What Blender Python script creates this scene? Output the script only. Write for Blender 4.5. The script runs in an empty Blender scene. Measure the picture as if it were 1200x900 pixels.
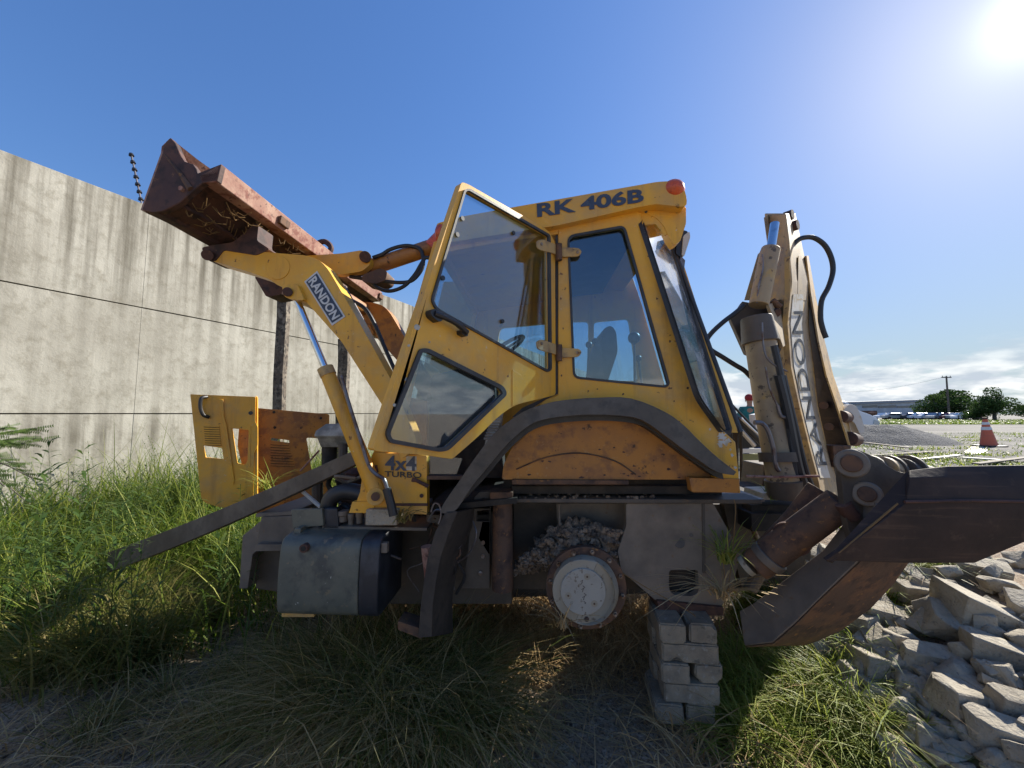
import bpy, bmesh, math, random
import numpy as np
from mathutils import Vector, Matrix, noise
from mathutils.geometry import tessellate_polygon

random.seed(7)
rng = np.random.default_rng(7)
scene = bpy.context.scene
COL = scene.collection
R = math.radians

# ------------------------------------------------------------ camera
CAM_H = 1.55
FPX = 450.0                      # focal length in photograph pixels (1200 wide)
PITCH = R(4.4)
cam_d = bpy.data.cameras.new('camera')
cam_d.sensor_width = 36.0
cam_d.lens = 36.0 * FPX / 1200.0
cam_d.clip_start = 0.05
cam_d.clip_end = 5000
cam = bpy.data.objects.new('camera', cam_d)
COL.objects.link(cam)
cam.location = (0, 0, CAM_H)
cam.rotation_euler = (R(90) + PITCH, 0, 0)
scene.camera = cam

# ------------------------------------------------------------ sky, sun, exposure
SUN_AZ, SUN_EL = R(56.0), R(32.2)
world = bpy.data.worlds.new('World')
scene.world = world
world.use_nodes = True
nt = world.node_tree
nt.nodes.clear()
def N(t, typ, **kw):
    n = t.nodes.new(typ)
    for k, v in kw.items():
        setattr(n, k, v)
    return n
w_out = N(nt, 'ShaderNodeOutputWorld')
sky = N(nt, 'ShaderNodeTexSky')
sky.sky_type = 'NISHITA'
sky.sun_disc = False
sky.sun_elevation = SUN_EL
sky.sun_rotation = SUN_AZ
sky.altitude = 0
sky.air_density = 1.0
sky.dust_density = 0.22
sky.ozone_density = 3.0
hs = N(nt, 'ShaderNodeHueSaturation')
hs.inputs['Saturation'].default_value = 1.18
hs.inputs['Hue'].default_value = 0.508
nt.links.new(sky.outputs[0], hs.inputs['Color'])
bg1 = N(nt, 'ShaderNodeBackground')
bg1.inputs[1].default_value = 0.102
# thin bank of cumulus low over the horizon
tc = N(nt, 'ShaderNodeTexCoord')
sx = N(nt, 'ShaderNodeSeparateXYZ')
nt.links.new(tc.outputs['Generated'], sx.inputs[0])
def M(t, op, a, b=None, clamp=False):
    n = t.nodes.new('ShaderNodeMath'); n.operation = op; n.use_clamp = clamp
    for i, q in enumerate((a, b)):
        if q is None: continue
        if isinstance(q, (int, float)): n.inputs[i].default_value = q
        else: t.links.new(q, n.inputs[i])
    return n.outputs[0]
# soft shoulder, as the hazy bright part of the sky is only a few times brighter than the deep blue
bw = N(nt, 'ShaderNodeRGBToBW'); nt.links.new(hs.outputs[0], bw.inputs[0])
kk = M(nt, 'DIVIDE', 1.0, M(nt, 'ADD', 1.0, M(nt, 'DIVIDE', bw.outputs[0], 3.2)))
vs_ = N(nt, 'ShaderNodeVectorMath', operation='SCALE'); nt.links.new(hs.outputs[0], vs_.inputs[0]); nt.links.new(kk, vs_.inputs['Scale'])
# aureole round the sun
dt = N(nt, 'ShaderNodeVectorMath', operation='DOT_PRODUCT'); nt.links.new(tc.outputs['Generated'], dt.inputs[0])
dt.inputs[1].default_value = (math.sin(SUN_AZ) * math.cos(SUN_EL), math.cos(SUN_AZ) * math.cos(SUN_EL), math.sin(SUN_EL))
dc_ = M(nt, 'MAXIMUM', dt.outputs['Value'], 0.0)
au = M(nt, 'ADD', M(nt, 'MULTIPLY', M(nt, 'POWER', dc_, 900.0), 2.0), M(nt, 'ADD', M(nt, 'MULTIPLY', M(nt, 'POWER', dc_, 70.0), .8), M(nt, 'MULTIPLY', M(nt, 'POWER', dc_, 9.0), .30)))
cbw = N(nt, 'ShaderNodeCombineXYZ')
for i_ in range(3): nt.links.new(au, cbw.inputs[i_])
ad_ = N(nt, 'ShaderNodeVectorMath', operation='ADD'); nt.links.new(vs_.outputs[0], ad_.inputs[0]); nt.links.new(cbw.outputs[0], ad_.inputs[1])
hzn = M(nt, 'POWER', M(nt, 'SUBTRACT', 1.0, M(nt, 'MULTIPLY', M(nt, 'ABSOLUTE', sx.outputs[2]), 2.5), True), 1.8)
hmx = N(nt, 'ShaderNodeMix', data_type='RGBA'); nt.links.new(M(nt, 'MULTIPLY', hzn, 0.85), hmx.inputs[0])
nt.links.new(ad_.outputs[0], hmx.inputs[6]); hmx.inputs[7].default_value = (1.9, 2.35, 2.75, 1)
nt.links.new(hmx.outputs[2], bg1.inputs[0])
cb = N(nt, 'ShaderNodeCombineXYZ'); nt.links.new(sx.outputs[0], cb.inputs[0]); nt.links.new(sx.outputs[1], cb.inputs[1]); nt.links.new(M(nt, 'MULTIPLY', sx.outputs[2], 3.4), cb.inputs[2])
cn = N(nt, 'ShaderNodeTexNoise'); cn.inputs['Scale'].default_value = 9; cn.inputs['Detail'].default_value = 8
cn.inputs['Roughness'].default_value = 0.58
nt.links.new(cb.outputs[0], cn.inputs['Vector'])
hb = M(nt, 'MULTIPLY', M(nt, 'SUBTRACT', 0.135, sx.outputs[2]), 13.0, True)
cm = M(nt, 'MULTIPLY', M(nt, 'SUBTRACT', M(nt, 'ADD', cn.outputs['Fac'], M(nt, 'MULTIPLY', hb, 0.26)), 0.61), 10.0, True)
cm = M(nt, 'MULTIPLY', cm, hb)
cn2 = N(nt, 'ShaderNodeTexNoise'); cn2.inputs['Scale'].default_value = 16; cn2.inputs['Detail'].default_value = 6
nt.links.new(cb.outputs[0], cn2.inputs['Vector'])
ccr = N(nt, 'ShaderNodeValToRGB')
ccr.color_ramp.elements[0].position = 0.38; ccr.color_ramp.elements[0].color = (0.50, 0.56, 0.64, 1)
ccr.color_ramp.elements[1].position = 0.62; ccr.color_ramp.elements[1].color = (0.95, 0.96, 0.95, 1)
nt.links.new(cn2.outputs['Fac'], ccr.inputs[0])
bg2 = N(nt, 'ShaderNodeBackground'); bg2.inputs[1].default_value = 0.44
nt.links.new(ccr.outputs[0], bg2.inputs[0])
mxw = N(nt, 'ShaderNodeMixShader')
nt.links.new(M(nt, 'MULTIPLY', cm, 0.95), mxw.inputs[0])
nt.links.new(bg1.outputs[0], mxw.inputs[1]); nt.links.new(bg2.outputs[0], mxw.inputs[2])
nt.links.new(mxw.outputs[0], w_out.inputs[0])

sun_d = bpy.data.lights.new('sun', 'SUN')
sun_d.energy = 3.7
sun_d.angle = R(0.5)
sun_d.color = (1.0, 0.94, 0.83)
sun = bpy.data.objects.new('sun', sun_d)
COL.objects.link(sun)
SUNDIR = Vector((math.sin(SUN_AZ) * math.cos(SUN_EL), math.cos(SUN_AZ) * math.cos(SUN_EL), math.sin(SUN_EL)))
sun.rotation_euler = SUNDIR.to_track_quat('Z', 'Y').to_euler()
sun.location = SUNDIR * 50

scene.view_settings.view_transform = 'Standard'
scene.view_settings.look = 'None'
scene.view_settings.gamma = 1.0
scene.view_settings.exposure = 1.45
scene.cycles.max_bounces = 8
scene.cycles.transparent_max_bounces = 16

# ------------------------------------------------------------ materials
MATS = {}
def new_mat(name):
    m = bpy.data.materials.new(name); m.use_nodes = True
    t = m.node_tree
    b = t.nodes['Principled BSDF']
    MATS[name] = m
    return m, t, b
def noise_fac(t, vec, scale, detail=6, rough=0.6, lo=0.4, hi=0.6, dist=0.0):
    n = N(t, 'ShaderNodeTexNoise'); n.inputs['Scale'].default_value = scale
    n.inputs['Detail'].default_value = detail; n.inputs['Roughness'].default_value = rough
    n.inputs['Distortion'].default_value = dist
    t.links.new(vec, n.inputs['Vector'])
    mr = N(t, 'ShaderNodeMapRange'); mr.inputs['From Min'].default_value = lo; mr.inputs['From Max'].default_value = hi
    t.links.new(n.outputs['Fac'], mr.inputs['Value'])
    return mr.outputs[0], n.outputs['Fac']
def mixc(t, fac, a, b):
    n = N(t, 'ShaderNodeMix', data_type='RGBA')
    if isinstance(fac, (int, float)): n.inputs[0].default_value = fac
    else: t.links.new(fac, n.inputs[0])
    for i, q in ((6, a), (7, b)):
        if isinstance(q, tuple): n.inputs[i].default_value = (*q, 1)
        else: t.links.new(q, n.inputs[i])
    return n.outputs[2]
def bump(t, b, h, strength, dist=0.01):
    bp = N(t, 'ShaderNodeBump'); bp.inputs['Strength'].default_value = strength; bp.inputs['Distance'].default_value = dist
    t.links.new(h, bp.inputs['Height']); t.links.new(bp.outputs[0], b.inputs['Normal'])
def layered(name, base, layers, rough=0.6, metal=0.0, bmp=0.2, bscale=60, bdist=0.004, stretch=None, spec=None):
    """base colour, then layers of (colour, noise scale, lo, hi[, strength])"""
    m, t, b = new_mat(name)
    g = N(t, 'ShaderNodeNewGeometry')
    vec = g.outputs['Position']
    if stretch:
        mp = N(t, 'ShaderNodeMapping'); mp.inputs['Scale'].default_value = stretch
        t.links.new(vec, mp.inputs['Vector']); svec = mp.outputs[0]
    c = base
    for k, L in enumerate(layers):
        off = N(t, 'ShaderNodeVectorMath', operation='ADD'); off.inputs[1].default_value = (3.1 * k + 1, 7.7 * k, 1.3 * k)
        t.links.new(svec if (stretch and len(L) > 5) else vec, off.inputs[0])
        f, _ = noise_fac(t, off.outputs[0], L[1], lo=L[2], hi=L[3])
        if len(L) > 4: f = M(t, 'MULTIPLY', f, L[4], True)
        c = mixc(t, f, c, L[0])
    if isinstance(c, tuple): b.inputs['Base Color'].default_value = (*c, 1)
    else: t.links.new(c, b.inputs['Base Color'])
    b.inputs['Roughness'].default_value = rough
    b.inputs['Metallic'].default_value = metal
    if spec is not None: b.inputs['Specular IOR Level'].default_value = spec
    if bmp:
        _, h = noise_fac(t, vec, bscale)
        bump(t, b, h, bmp, bdist)
    return m

YEL = (0.80, 0.41, 0.03)
paint = layered('yellow_paint', YEL, [((0.68, 0.32, 0.03), 2.5, .42, .62, .8), ((0.50, 0.31, 0.11), 5, .46, .70, .75), ((0.33, 0.16, 0.045), 1.0, .56, .74, .55, 1), ((0.70, 0.42, 0.10), 34, .58, .70, .45),
        ((0.12, 0.045, 0.015), 22, .66, .70, .9), ((0.62, 0.50, 0.33), 45, .68, .72, .8)], rough=0.42, bmp=0.10, bscale=60, stretch=(16, 16, 1.3))
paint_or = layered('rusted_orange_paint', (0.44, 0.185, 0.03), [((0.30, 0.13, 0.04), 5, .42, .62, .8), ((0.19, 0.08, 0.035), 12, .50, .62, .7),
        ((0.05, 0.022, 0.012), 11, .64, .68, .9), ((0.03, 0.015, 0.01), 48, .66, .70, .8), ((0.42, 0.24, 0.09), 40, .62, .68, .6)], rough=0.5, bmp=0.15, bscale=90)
paint_dirty = layered('weathered_yellow_paint', (0.56, 0.34, 0.10), [((0.40, 0.29, 0.15), 4, .38, .60, .9), ((0.20, 0.13, 0.08), 11, .50, .66, .8),
        ((0.10, 0.05, 0.025), 30, .60, .66, .8)], rough=0.55, bmp=0.2, bscale=90)
tan_dusty = layered('dusty_tan_metal', (0.38, 0.285, 0.16), [((0.27, 0.20, 0.13), 6, .4, .62, .9), ((0.50, 0.32, 0.09), 9, .55, .65, .7), ((0.05, 0.035, 0.03), 25, .6, .66, .8)], rough=0.6, bmp=0.2)
rust_lit = layered('flaking_rust_sunlit_tone', (0.27, 0.14, 0.105), [((0.38, 0.24, 0.18), 9, .45, .65), ((0.17, 0.055, 0.04), 14, .52, .6, .9), ((0.07, 0.03, 0.025), 34, .6, .66, .9)], rough=0.8, bmp=0.5, bscale=50)  # rust for sunlit bucket faces, their lighter tone put into the colour
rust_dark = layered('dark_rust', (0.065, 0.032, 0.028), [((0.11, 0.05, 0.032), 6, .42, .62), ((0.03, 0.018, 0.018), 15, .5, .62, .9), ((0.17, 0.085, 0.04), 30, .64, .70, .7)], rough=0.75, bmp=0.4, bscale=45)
rust_brown = layered('brown_rust', (0.10, 0.058, 0.038), [((0.16, 0.080, 0.042), 8, .45, .6), ((0.05, 0.03, 0.024), 13, .5, .62, .9), ((0.30, 0.14, 0.04), 30, .62, .68, .8)], rough=0.8, bmp=0.45, bscale=50)
pad_dark = layered('worn_dark_steel', (0.034, 0.024, 0.021), [((0.055, 0.036, 0.029), 5, .42, .62), ((0.09, 0.06, 0.045), 16, .60, .72, .7), ((0.12, 0.075, 0.05), 1.0, .56, .70, .5, 1)], rough=0.75, spec=.3, stretch=(3, 3, 45), bmp=0.3, bscale=40)
frame_blk = layered('greasy_black_frame', (0.085, 0.069, 0.054), [((0.115, 0.092, 0.07), 6, .42, .62), ((0.035, 0.030, 0.027), 5, .5, .7, .7), ((0.14, 0.085, 0.045), 20, .62, .7, .8)], rough=0.62, bmp=0.35, bscale=50)
frame_gry = layered('dusty_grey_frame', (0.165, 0.136, 0.108), [((0.215, 0.172, 0.13), 6, .42, .62), ((0.075, 0.062, 0.05), 3.5, .48, .72, .8), ((0.19, 0.11, 0.055), 24, .62, .7, .7)], rough=0.6, bmp=0.3, bscale=50)
void_blk = layered('grime_and_shade_black', (0.024, 0.021, 0.018), [((0.045, 0.037, 0.03), 9, .45, .6)], rough=0.8, bmp=0.3)  # near-black for grimy parts and for panels standing in as shade
rubber = layered('black_rubber', (0.030, 0.032, 0.036), [((0.06, 0.06, 0.06), 12, .45, .65, .7)], rough=0.5, bmp=0.12, bscale=80)
flap_m = layered('dusty_black_rubber', (0.045, 0.036, 0.029), [((0.085, 0.066, 0.05), 4, .45, .68, .8), ((0.025, 0.02, 0.018), 13, .5, .65, .8)], rough=0.7, bmp=0.25, bscale=40)
flare_m = layered('faded_black_plastic', (0.072, 0.063, 0.054), [((0.105, 0.098, 0.09), 7, .45, .65, .8), ((0.035, 0.035, 0.036), 13, .5, .65, .8)], rough=0.48, bmp=0.12, bscale=80)
hose_m = layered('hose_rubber', (0.022, 0.023, 0.026), [], rough=0.45, bmp=0)
tank_m = layered('faded_teal_tank_paint', (0.10, 0.108, 0.088), [((0.14, 0.14, 0.11), 5, .42, .62, .9), ((0.04, 0.048, 0.05), 9, .5, .64, .8), ((0.20, 0.16, 0.10), 16, .60, .66, .8), ((0.5, 0.5, 0.45), 40, .68, .71, .9)], rough=0.42, bmp=0.15)
tank_end = layered('blue_black_paint', (0.018, 0.021, 0.028), [((0.04, 0.045, 0.055), 9, .45, .6)], rough=0.45, bmp=0.1)
hub_paint = layered('cream_hub_paint', (0.31, 0.27, 0.20), [((0.30, 0.27, 0.21), 8, .42, .64, .9), ((0.12, 0.08, 0.05), 30, .58, .66, .8)], rough=0.6, bmp=0.15)
cover_paint = layered('pale_blue_cover_paint', (0.34, 0.325, 0.28), [((0.30, 0.28, 0.24), 12, .42, .64, .8), ((0.12, 0.08, 0.05), 38, .60, .66, .8)], rough=0.6, bmp=0.1)
grey_pl = layered('grey_plastic', (0.46, 0.44, 0.38), [((0.18, 0.17, 0.15), 9, .42, .62, .9)], rough=0.6, bmp=0.2)
blkpl = layered('black_plastic', (0.02, 0.02, 0.022), [], rough=0.4, bmp=0)
seat_m = layered('dark_vinyl', (0.035, 0.035, 0.042), [((0.07, 0.07, 0.075), 9, .45, .65, .7)], rough=0.55, bmp=0.1)
bolt_m = layered('bolt_steel', (0.28, 0.24, 0.20), [((0.15, 0.08, 0.04), 30, .45, .6)], rough=0.5, metal=0.5, bmp=0)
chrome = layered('chromed_rod', (0.62, 0.66, 0.72), [((0.3, 0.3, 0.33), 16, .55, .7, .5)], rough=0.16, metal=1.0, bmp=0.02)
pipe_m = layered('pipe_steel', (0.20, 0.19, 0.20), [((0.12, 0.07, 0.05), 16, .5, .65)], rough=0.4, metal=0.6, bmp=0)
orange_l = layered('orange_lens', (0.62, 0.10, 0.03), [((0.35, 0.06, 0.03), 20, .5, .65)], rough=0.25, bmp=0)
lamp_glass = layered('lamp_glass', (0.45, 0.48, 0.47), [], rough=0.15, bmp=0)
white_p = layered('white_lettering', (0.62, 0.62, 0.60), [((0.35, 0.33, 0.30), 14, .55, .68, .6)], rough=0.5, bmp=0)
navy_p = layered('navy_print', (0.045, 0.06, 0.095), [((0.09, 0.10, 0.12), 16, .55, .68, .6)], rough=0.5, bmp=0)
black_p = layered('black_print', (0.03, 0.03, 0.035), [((0.3, 0.17, 0.03), 45, .64, .67, .8)], rough=0.45, bmp=0)
grey_p = layered('grey_print', (0.20, 0.21, 0.23), [((0.4, 0.38, 0.34), 20, .55, .65, .8)], rough=0.5, bmp=0)
decal_w = layered('weathered_white_decal', (0.56, 0.54, 0.49), [((0.42, 0.33, 0.19), 12, .52, .64, .9)], rough=0.5, bmp=0)
wood_m = layered('weathered_grey_wood', (0.115, 0.092, 0.068), [((0.17, 0.14, 0.105), 5, .4, .62), ((0.09, 0.075, 0.06), 26, .5, .66, .6)], rough=0.85, bmp=0.4, bscale=110)
post_m = layered('dark_rough_wood', (0.11, 0.09, 0.07), [((0.22, 0.19, 0.15), 9, .48, .64), ((0.035, 0.03, 0.026), 22, .48, .6, .9)], rough=0.9, bmp=0.6, bscale=60, bdist=.01)
block_m = layered('grey_concrete_block', (0.28, 0.235, 0.17), [((0.19, 0.16, 0.12), 9, .42, .62), ((0.30, 0.285, 0.25), 38, .58, .66, .8), ((0.09, 0.085, 0.07), 24, .60, .68, .8)], rough=0.9, bmp=0.8, bscale=110, bdist=.006)
stone_m = layered('broken_concrete', (0.37, 0.325, 0.25), [((0.26, 0.225, 0.17), 6, .42, .62), ((0.42, 0.385, 0.31), 14, .55, .68, .8), ((0.11, 0.10, 0.09), 50, .60, .68, .7)], rough=0.9, bmp=0.9, bscale=55, bdist=.012)
soil_m = layered('clotted_soil', (0.21, 0.15, 0.10), [((0.32, 0.24, 0.17), 25, .45, .6), ((0.07, 0.055, 0.045), 40, .5, .62)], rough=0.95, bmp=1.0, bscale=60, bdist=.02)
mound_m = layered('dark_gravel', (0.065, 0.07, 0.08), [((0.11, 0.115, 0.125), 10, .45, .6), ((0.03, 0.033, 0.04), 22, .45, .6)], rough=0.95, bmp=1.0, bscale=14, bdist=.08)
fab_teal = layered('teal_shirt', (0.02, 0.17, 0.17), [((0.015, 0.11, 0.12), 9, .45, .6)], rough=0.9, bmp=0.2)
fab_blue = layered('blue_trousers', (0.03, 0.06, 0.15), [], rough=0.9, bmp=0.2)
fab_red = layered('red_cap', (0.28, 0.02, 0.025), [], rough=0.85, bmp=0.1)
skin_m = layered('skin', (0.36, 0.19, 0.12), [], rough=0.55, bmp=0)
cone_o = layered('cone_orange', (0.62, 0.13, 0.06), [((0.40, 0.12, 0.07), 9, .5, .66, .8)], rough=0.5, bmp=0)
white_pl = layered('white_plastic', (0.72, 0.72, 0.70), [((0.5, 0.49, 0.46), 6, .5, .66, .7)], rough=0.5, bmp=0.1)
car_white = layered('white_car_paint', (0.75, 0.76, 0.77), [], rough=0.3, bmp=0)
car_silver = layered('silver_car_paint', (0.36, 0.38, 0.40), [], rough=0.3, metal=.4, bmp=0)
car_dark = layered('dark_car_paint', (0.05, 0.055, 0.07), [], rough=0.3, bmp=0)
car_red = layered('maroon_car_paint', (0.20, 0.05, 0.05), [], rough=0.3, bmp=0)
car_win = layered('car_window', (0.03, 0.04, 0.05), [], rough=0.1, bmp=0)
ware_wall = layered('warehouse_cladding', (0.42, 0.47, 0.52), [((0.34, 0.38, 0.43), .3, .42, .6)], rough=0.6, bmp=0)
ware_roof = layered('warehouse_roof_metal', (0.17, 0.20, 0.24), [], rough=0.5, bmp=0)
ware_win = layered('warehouse_window_band', (0.05, 0.07, 0.09), [], rough=0.2, bmp=0)
hill_m = layered('far_hill', (0.10, 0.14, 0.15), [], rough=1.0, bmp=0)
green_pl = layered('pale_green_panel', (0.22, 0.24, 0.11), [((0.3, 0.3, 0.2), 6, .5, .6)], rough=0.6, bmp=0.1)
alu = layered('bare_aluminium', (0.55, 0.56, 0.57), [], rough=0.35, metal=0.7, bmp=0)

def glass_mat(name, tint, gloss, dust_sheen):
    m, t, b = new_mat(name)
    t.nodes.remove(b)
    out = [n for n in t.nodes if n.type == 'OUTPUT_MATERIAL'][0]
    tr = N(t, 'ShaderNodeBsdfTransparent'); tr.inputs[0].default_value = (*tint, 1)
    gl = N(t, 'ShaderNodeBsdfGlossy'); gl.inputs['Roughness'].default_value = 0.02
    gl.inputs['Color'].default_value = (.95, .97, 1, 1)
    gg = N(t, 'ShaderNodeNewGeometry')
    dd = N(t, 'ShaderNodeVectorMath', operation='DOT_PRODUCT'); t.links.new(gg.outputs['Normal'], dd.inputs[0]); t.links.new(gg.outputs['Incoming'], dd.inputs[1])
    fc_ = M(t, 'POWER', M(t, 'SUBTRACT', 1.0, M(t, 'ABSOLUTE', dd.outputs['Value']), True), 5.0)
    f = M(t, 'ADD', M(t, 'MULTIPLY', fc_, 0.9), gloss, True)
    m1 = N(t, 'ShaderNodeMixShader'); t.links.new(f, m1.inputs[0])
    t.links.new(tr.outputs[0], m1.inputs[1]); t.links.new(gl.outputs[0], m1.inputs[2])
    df = N(t, 'ShaderNodeBsdfDiffuse'); df.inputs[0].default_value = (.55, .56, .56, 1)
    g = N(t, 'ShaderNodeNewGeometry')
    f1, _ = noise_fac(t, g.outputs['Position'], 5, lo=.45, hi=.75)
    f2, _ = noise_fac(t, g.outputs['Position'], 70, lo=.62, hi=.68)
    fd = M(t, 'ADD', M(t, 'MULTIPLY', f1, dust_sheen), M(t, 'MULTIPLY', f2, dust_sheen * .6), True)
    m2 = N(t, 'ShaderNodeMixShader'); t.links.new(fd, m2.inputs[0])
    t.links.new(m1.outputs[0], m2.inputs[1]); t.links.new(df.outputs[0], m2.inputs[2])
    t.links.new(m2.outputs[0], out.inputs[0])
    return m
glass = glass_mat('window_glass', (.72, .82, .87), 0.10, 0.04)
glass_tint = glass_mat('tinted_window_glass', (.60, .74, .84), 0.11, 0.03)
glass_rear = glass_mat('sheen_whitened_rear_glass', (.70, .78, .78), 0.34, 0.95)  # strong white film stands in for the bright reflection on this pane

def leaf_mat(name, c1, c2, c3, trans=0.45, rough=0.5):
    m, t, b = new_mat(name)
    out = [n for n in t.nodes if n.type == 'OUTPUT_MATERIAL'][0]
    at = N(t, 'ShaderNodeAttribute'); at.attribute_name = 'tone'
    cr = N(t, 'ShaderNodeValToRGB')
    cr.color_ramp.elements[0].color = (*c1, 1); cr.color_ramp.elements[0].position = 0.0
    cr.color_ramp.elements[1].color = (*c3, 1); cr.color_ramp.elements[1].position = 1.0
    e = cr.color_ramp.elements.new(0.55); e.color = (*c2, 1)
    t.links.new(at.outputs['Fac'], cr.inputs[0])
    t.links.new(cr.outputs[0], b.inputs['Base Color'])
    b.inputs['Roughness'].default_value = rough
    b.inputs['Specular IOR Level'].default_value = .25
    tl = N(t, 'ShaderNodeBsdfTranslucent'); t.links.new(cr.outputs[0], tl.inputs[0])
    ms = N(t, 'ShaderNodeMixShader'); ms.inputs[0].default_value = trans
    t.links.new(b.outputs[0], ms.inputs[1]); t.links.new(tl.outputs[0], ms.inputs[2])
    t.links.new(ms.outputs[0], out.inputs[0])
    return m
green_leaf = leaf_mat('green_grass_blades', (0.055, 0.11, 0.012), (0.15, 0.22, 0.025), (0.34, 0.36, 0.08))
mixed_leaf = leaf_mat('half_dry_grass_blades', (0.09, 0.125, 0.025), (0.27, 0.235, 0.075), (0.50, 0.39, 0.19))
dry_leaf = leaf_mat('dry_straw', (0.24, 0.15, 0.065), (0.46, 0.31, 0.14), (0.66, 0.50, 0.27), trans=.25, rough=.7)
bush_leaf = leaf_mat('bush_leaves', (0.022, 0.045, 0.012), (0.045, 0.085, 0.02), (0.085, 0.13, 0.035), trans=.3, rough=.9)
weed_leaf = leaf_mat('weed_leaves', (0.04, 0.08, 0.02), (0.075, 0.13, 0.03), (0.13, 0.18, 0.05), trans=.4)

def ground_mat():
    m, t, b = new_mat('dirt_and_gravel')
    g = N(t, 'ShaderNodeNewGeometry'); P_ = g.outputs['Position']
    f1, _ = noise_fac(t, P_, 1.3, lo=.42, hi=.62)
    c = mixc(t, f1, (0.27, 0.19, 0.12), (0.36, 0.26, 0.17))
    f2, h2 = noise_fac(t, P_, 22, lo=.48, hi=.62)
    c = mixc(t, f2, c, (0.40, 0.33, 0.25))
    f3, h3 = noise_fac(t, P_, 70, lo=.5, hi=.6)
    c = mixc(t, f3, c, (0.14, 0.105, 0.075))
    # far yard: paler compacted gravel
    s = N(t, 'ShaderNodeSeparateXYZ'); t.links.new(P_, s.inputs[0])
    far = M(t, 'MULTIPLY', M(t, 'SUBTRACT', s.outputs[1], 5.0), 0.5, True)
    mp = N(t, 'ShaderNodeMapping'); mp.inputs['Scale'].default_value = (.12, .5, 1); t.links.new(P_, mp.inputs[0])
    f4, _ = noise_fac(t, mp.outputs[0], 1.0, lo=.40, hi=.62)
    cf = mixc(t, f4, (0.10, 0.093, 0.082), (0.20, 0.185, 0.16))
    f5, _ = noise_fac(t, mp.outputs[0], 3.2, lo=.45, hi=.60)
    cf = mixc(t, M(t, 'MULTIPLY', f5, .6), cf, (0.085, 0.082, 0.078))
    c = mixc(t, far, c, cf)
    t.links.new(c, b.inputs['Base Color']); b.inputs['Roughness'].default_value = .95
    hh = M(t, 'ADD', h2, M(t, 'MULTIPLY', h3, .5))
    bump(t, b, hh, .9, .02)
    return m
ground_m = ground_mat()

def wall_mat():
    m, t, b = new_mat('stained_precast_concrete')
    g = N(t, 'ShaderNodeNewGeometry'); P_ = g.outputs['Position']
    f1, _ = noise_fac(t, P_, .9, lo=.38, hi=.66)
    c = mixc(t, f1, (0.34, 0.32, 0.27), (0.455, 0.435, 0.375))
    f2, h2 = noise_fac(t, P_, 7, detail=9, rough=.7, lo=.48, hi=.68)
    c = mixc(t, M(t, 'MULTIPLY', f2, .7), c, (0.22, 0.20, 0.155))
    mp = N(t, 'ShaderNodeMapping'); mp.inputs['Scale'].default_value = (5.5, 5.5, .22); t.links.new(P_, mp.inputs[0])
    f3, _ = noise_fac(t, mp.outputs[0], 1.0, detail=6, lo=.42, hi=.62)
    s = N(t, 'ShaderNodeSeparateXYZ'); t.links.new(P_, s.inputs[0])
    # rain streaks run down from the top of the wall and from each joint
    zt = M(t, 'MULTIPLY', M(t, 'SUBTRACT', s.outputs[2], 2.9), .7, True)
    zm = M(t, 'SUBTRACT', 1.0, M(t, 'MULTIPLY', M(t, 'ABSOLUTE', M(t, 'SUBTRACT', s.outputs[2], 1.25)), 2.2), True)
    amt = M(t, 'ADD', M(t, 'ADD', M(t, 'MULTIPLY', zt, .95), M(t, 'MULTIPLY', zm, .6)), .30, True)
    c = mixc(t, M(t, 'MULTIPLY', f3, amt, True), c, (0.125, 0.112, 0.085))
    mp2 = N(t, 'ShaderNodeMapping'); mp2.inputs['Scale'].default_value = (2, 2, .8); t.links.new(P_, mp2.inputs[0])
    f4, _ = noise_fac(t, mp2.outputs[0], 2.2, detail=10, rough=.75, lo=.56, hi=.66)
    c = mixc(t, M(t, 'MULTIPLY', f4, .5), c, (0.22, 0.21, 0.17))
    t.links.new(c, b.inputs['Base Color']); b.inputs['Roughness'].default_value = .92
    _, h3 = noise_fac(t, P_, 40)
    bump(t, b, M(t, 'ADD', h2, M(t, 'MULTIPLY', h3, .4)), .5, .012)
    return m
wall_m = wall_mat()

# ------------------------------------------------------------ pixel rays and planes (to find where things stand)
C0 = Vector((0, 0, CAM_H))
def ray(px, py):
    cx, cz = (px - 600) / FPX, (450 - py) / FPX
    return Vector((cx, math.cos(PITCH) - cz * math.sin(PITCH), math.sin(PITCH) + cz * math.cos(PITCH)))
def P(px, py, Y):
    d = ray(px, py); return C0 + d * (Y / d.y)
YAW = R(3.2)
AX = Vector((math.cos(YAW), -math.sin(YAW), 0))      # along the machine, towards its rear
WV = Vector((math.sin(YAW), math.cos(YAW), 0))       # across the machine, away from the camera
D0 = 2.05
def S(px, py, v):
    d = ray(px, py); return C0 + d * ((D0 + v) / WV.dot(d))
def plane_map(o, n):
    def f(px, py):
        d = ray(px, py); return C0 + d * ((o - C0).dot(n) / d.dot(n))
    return f
def SM(v): return lambda px, py: S(px, py, v)

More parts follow.
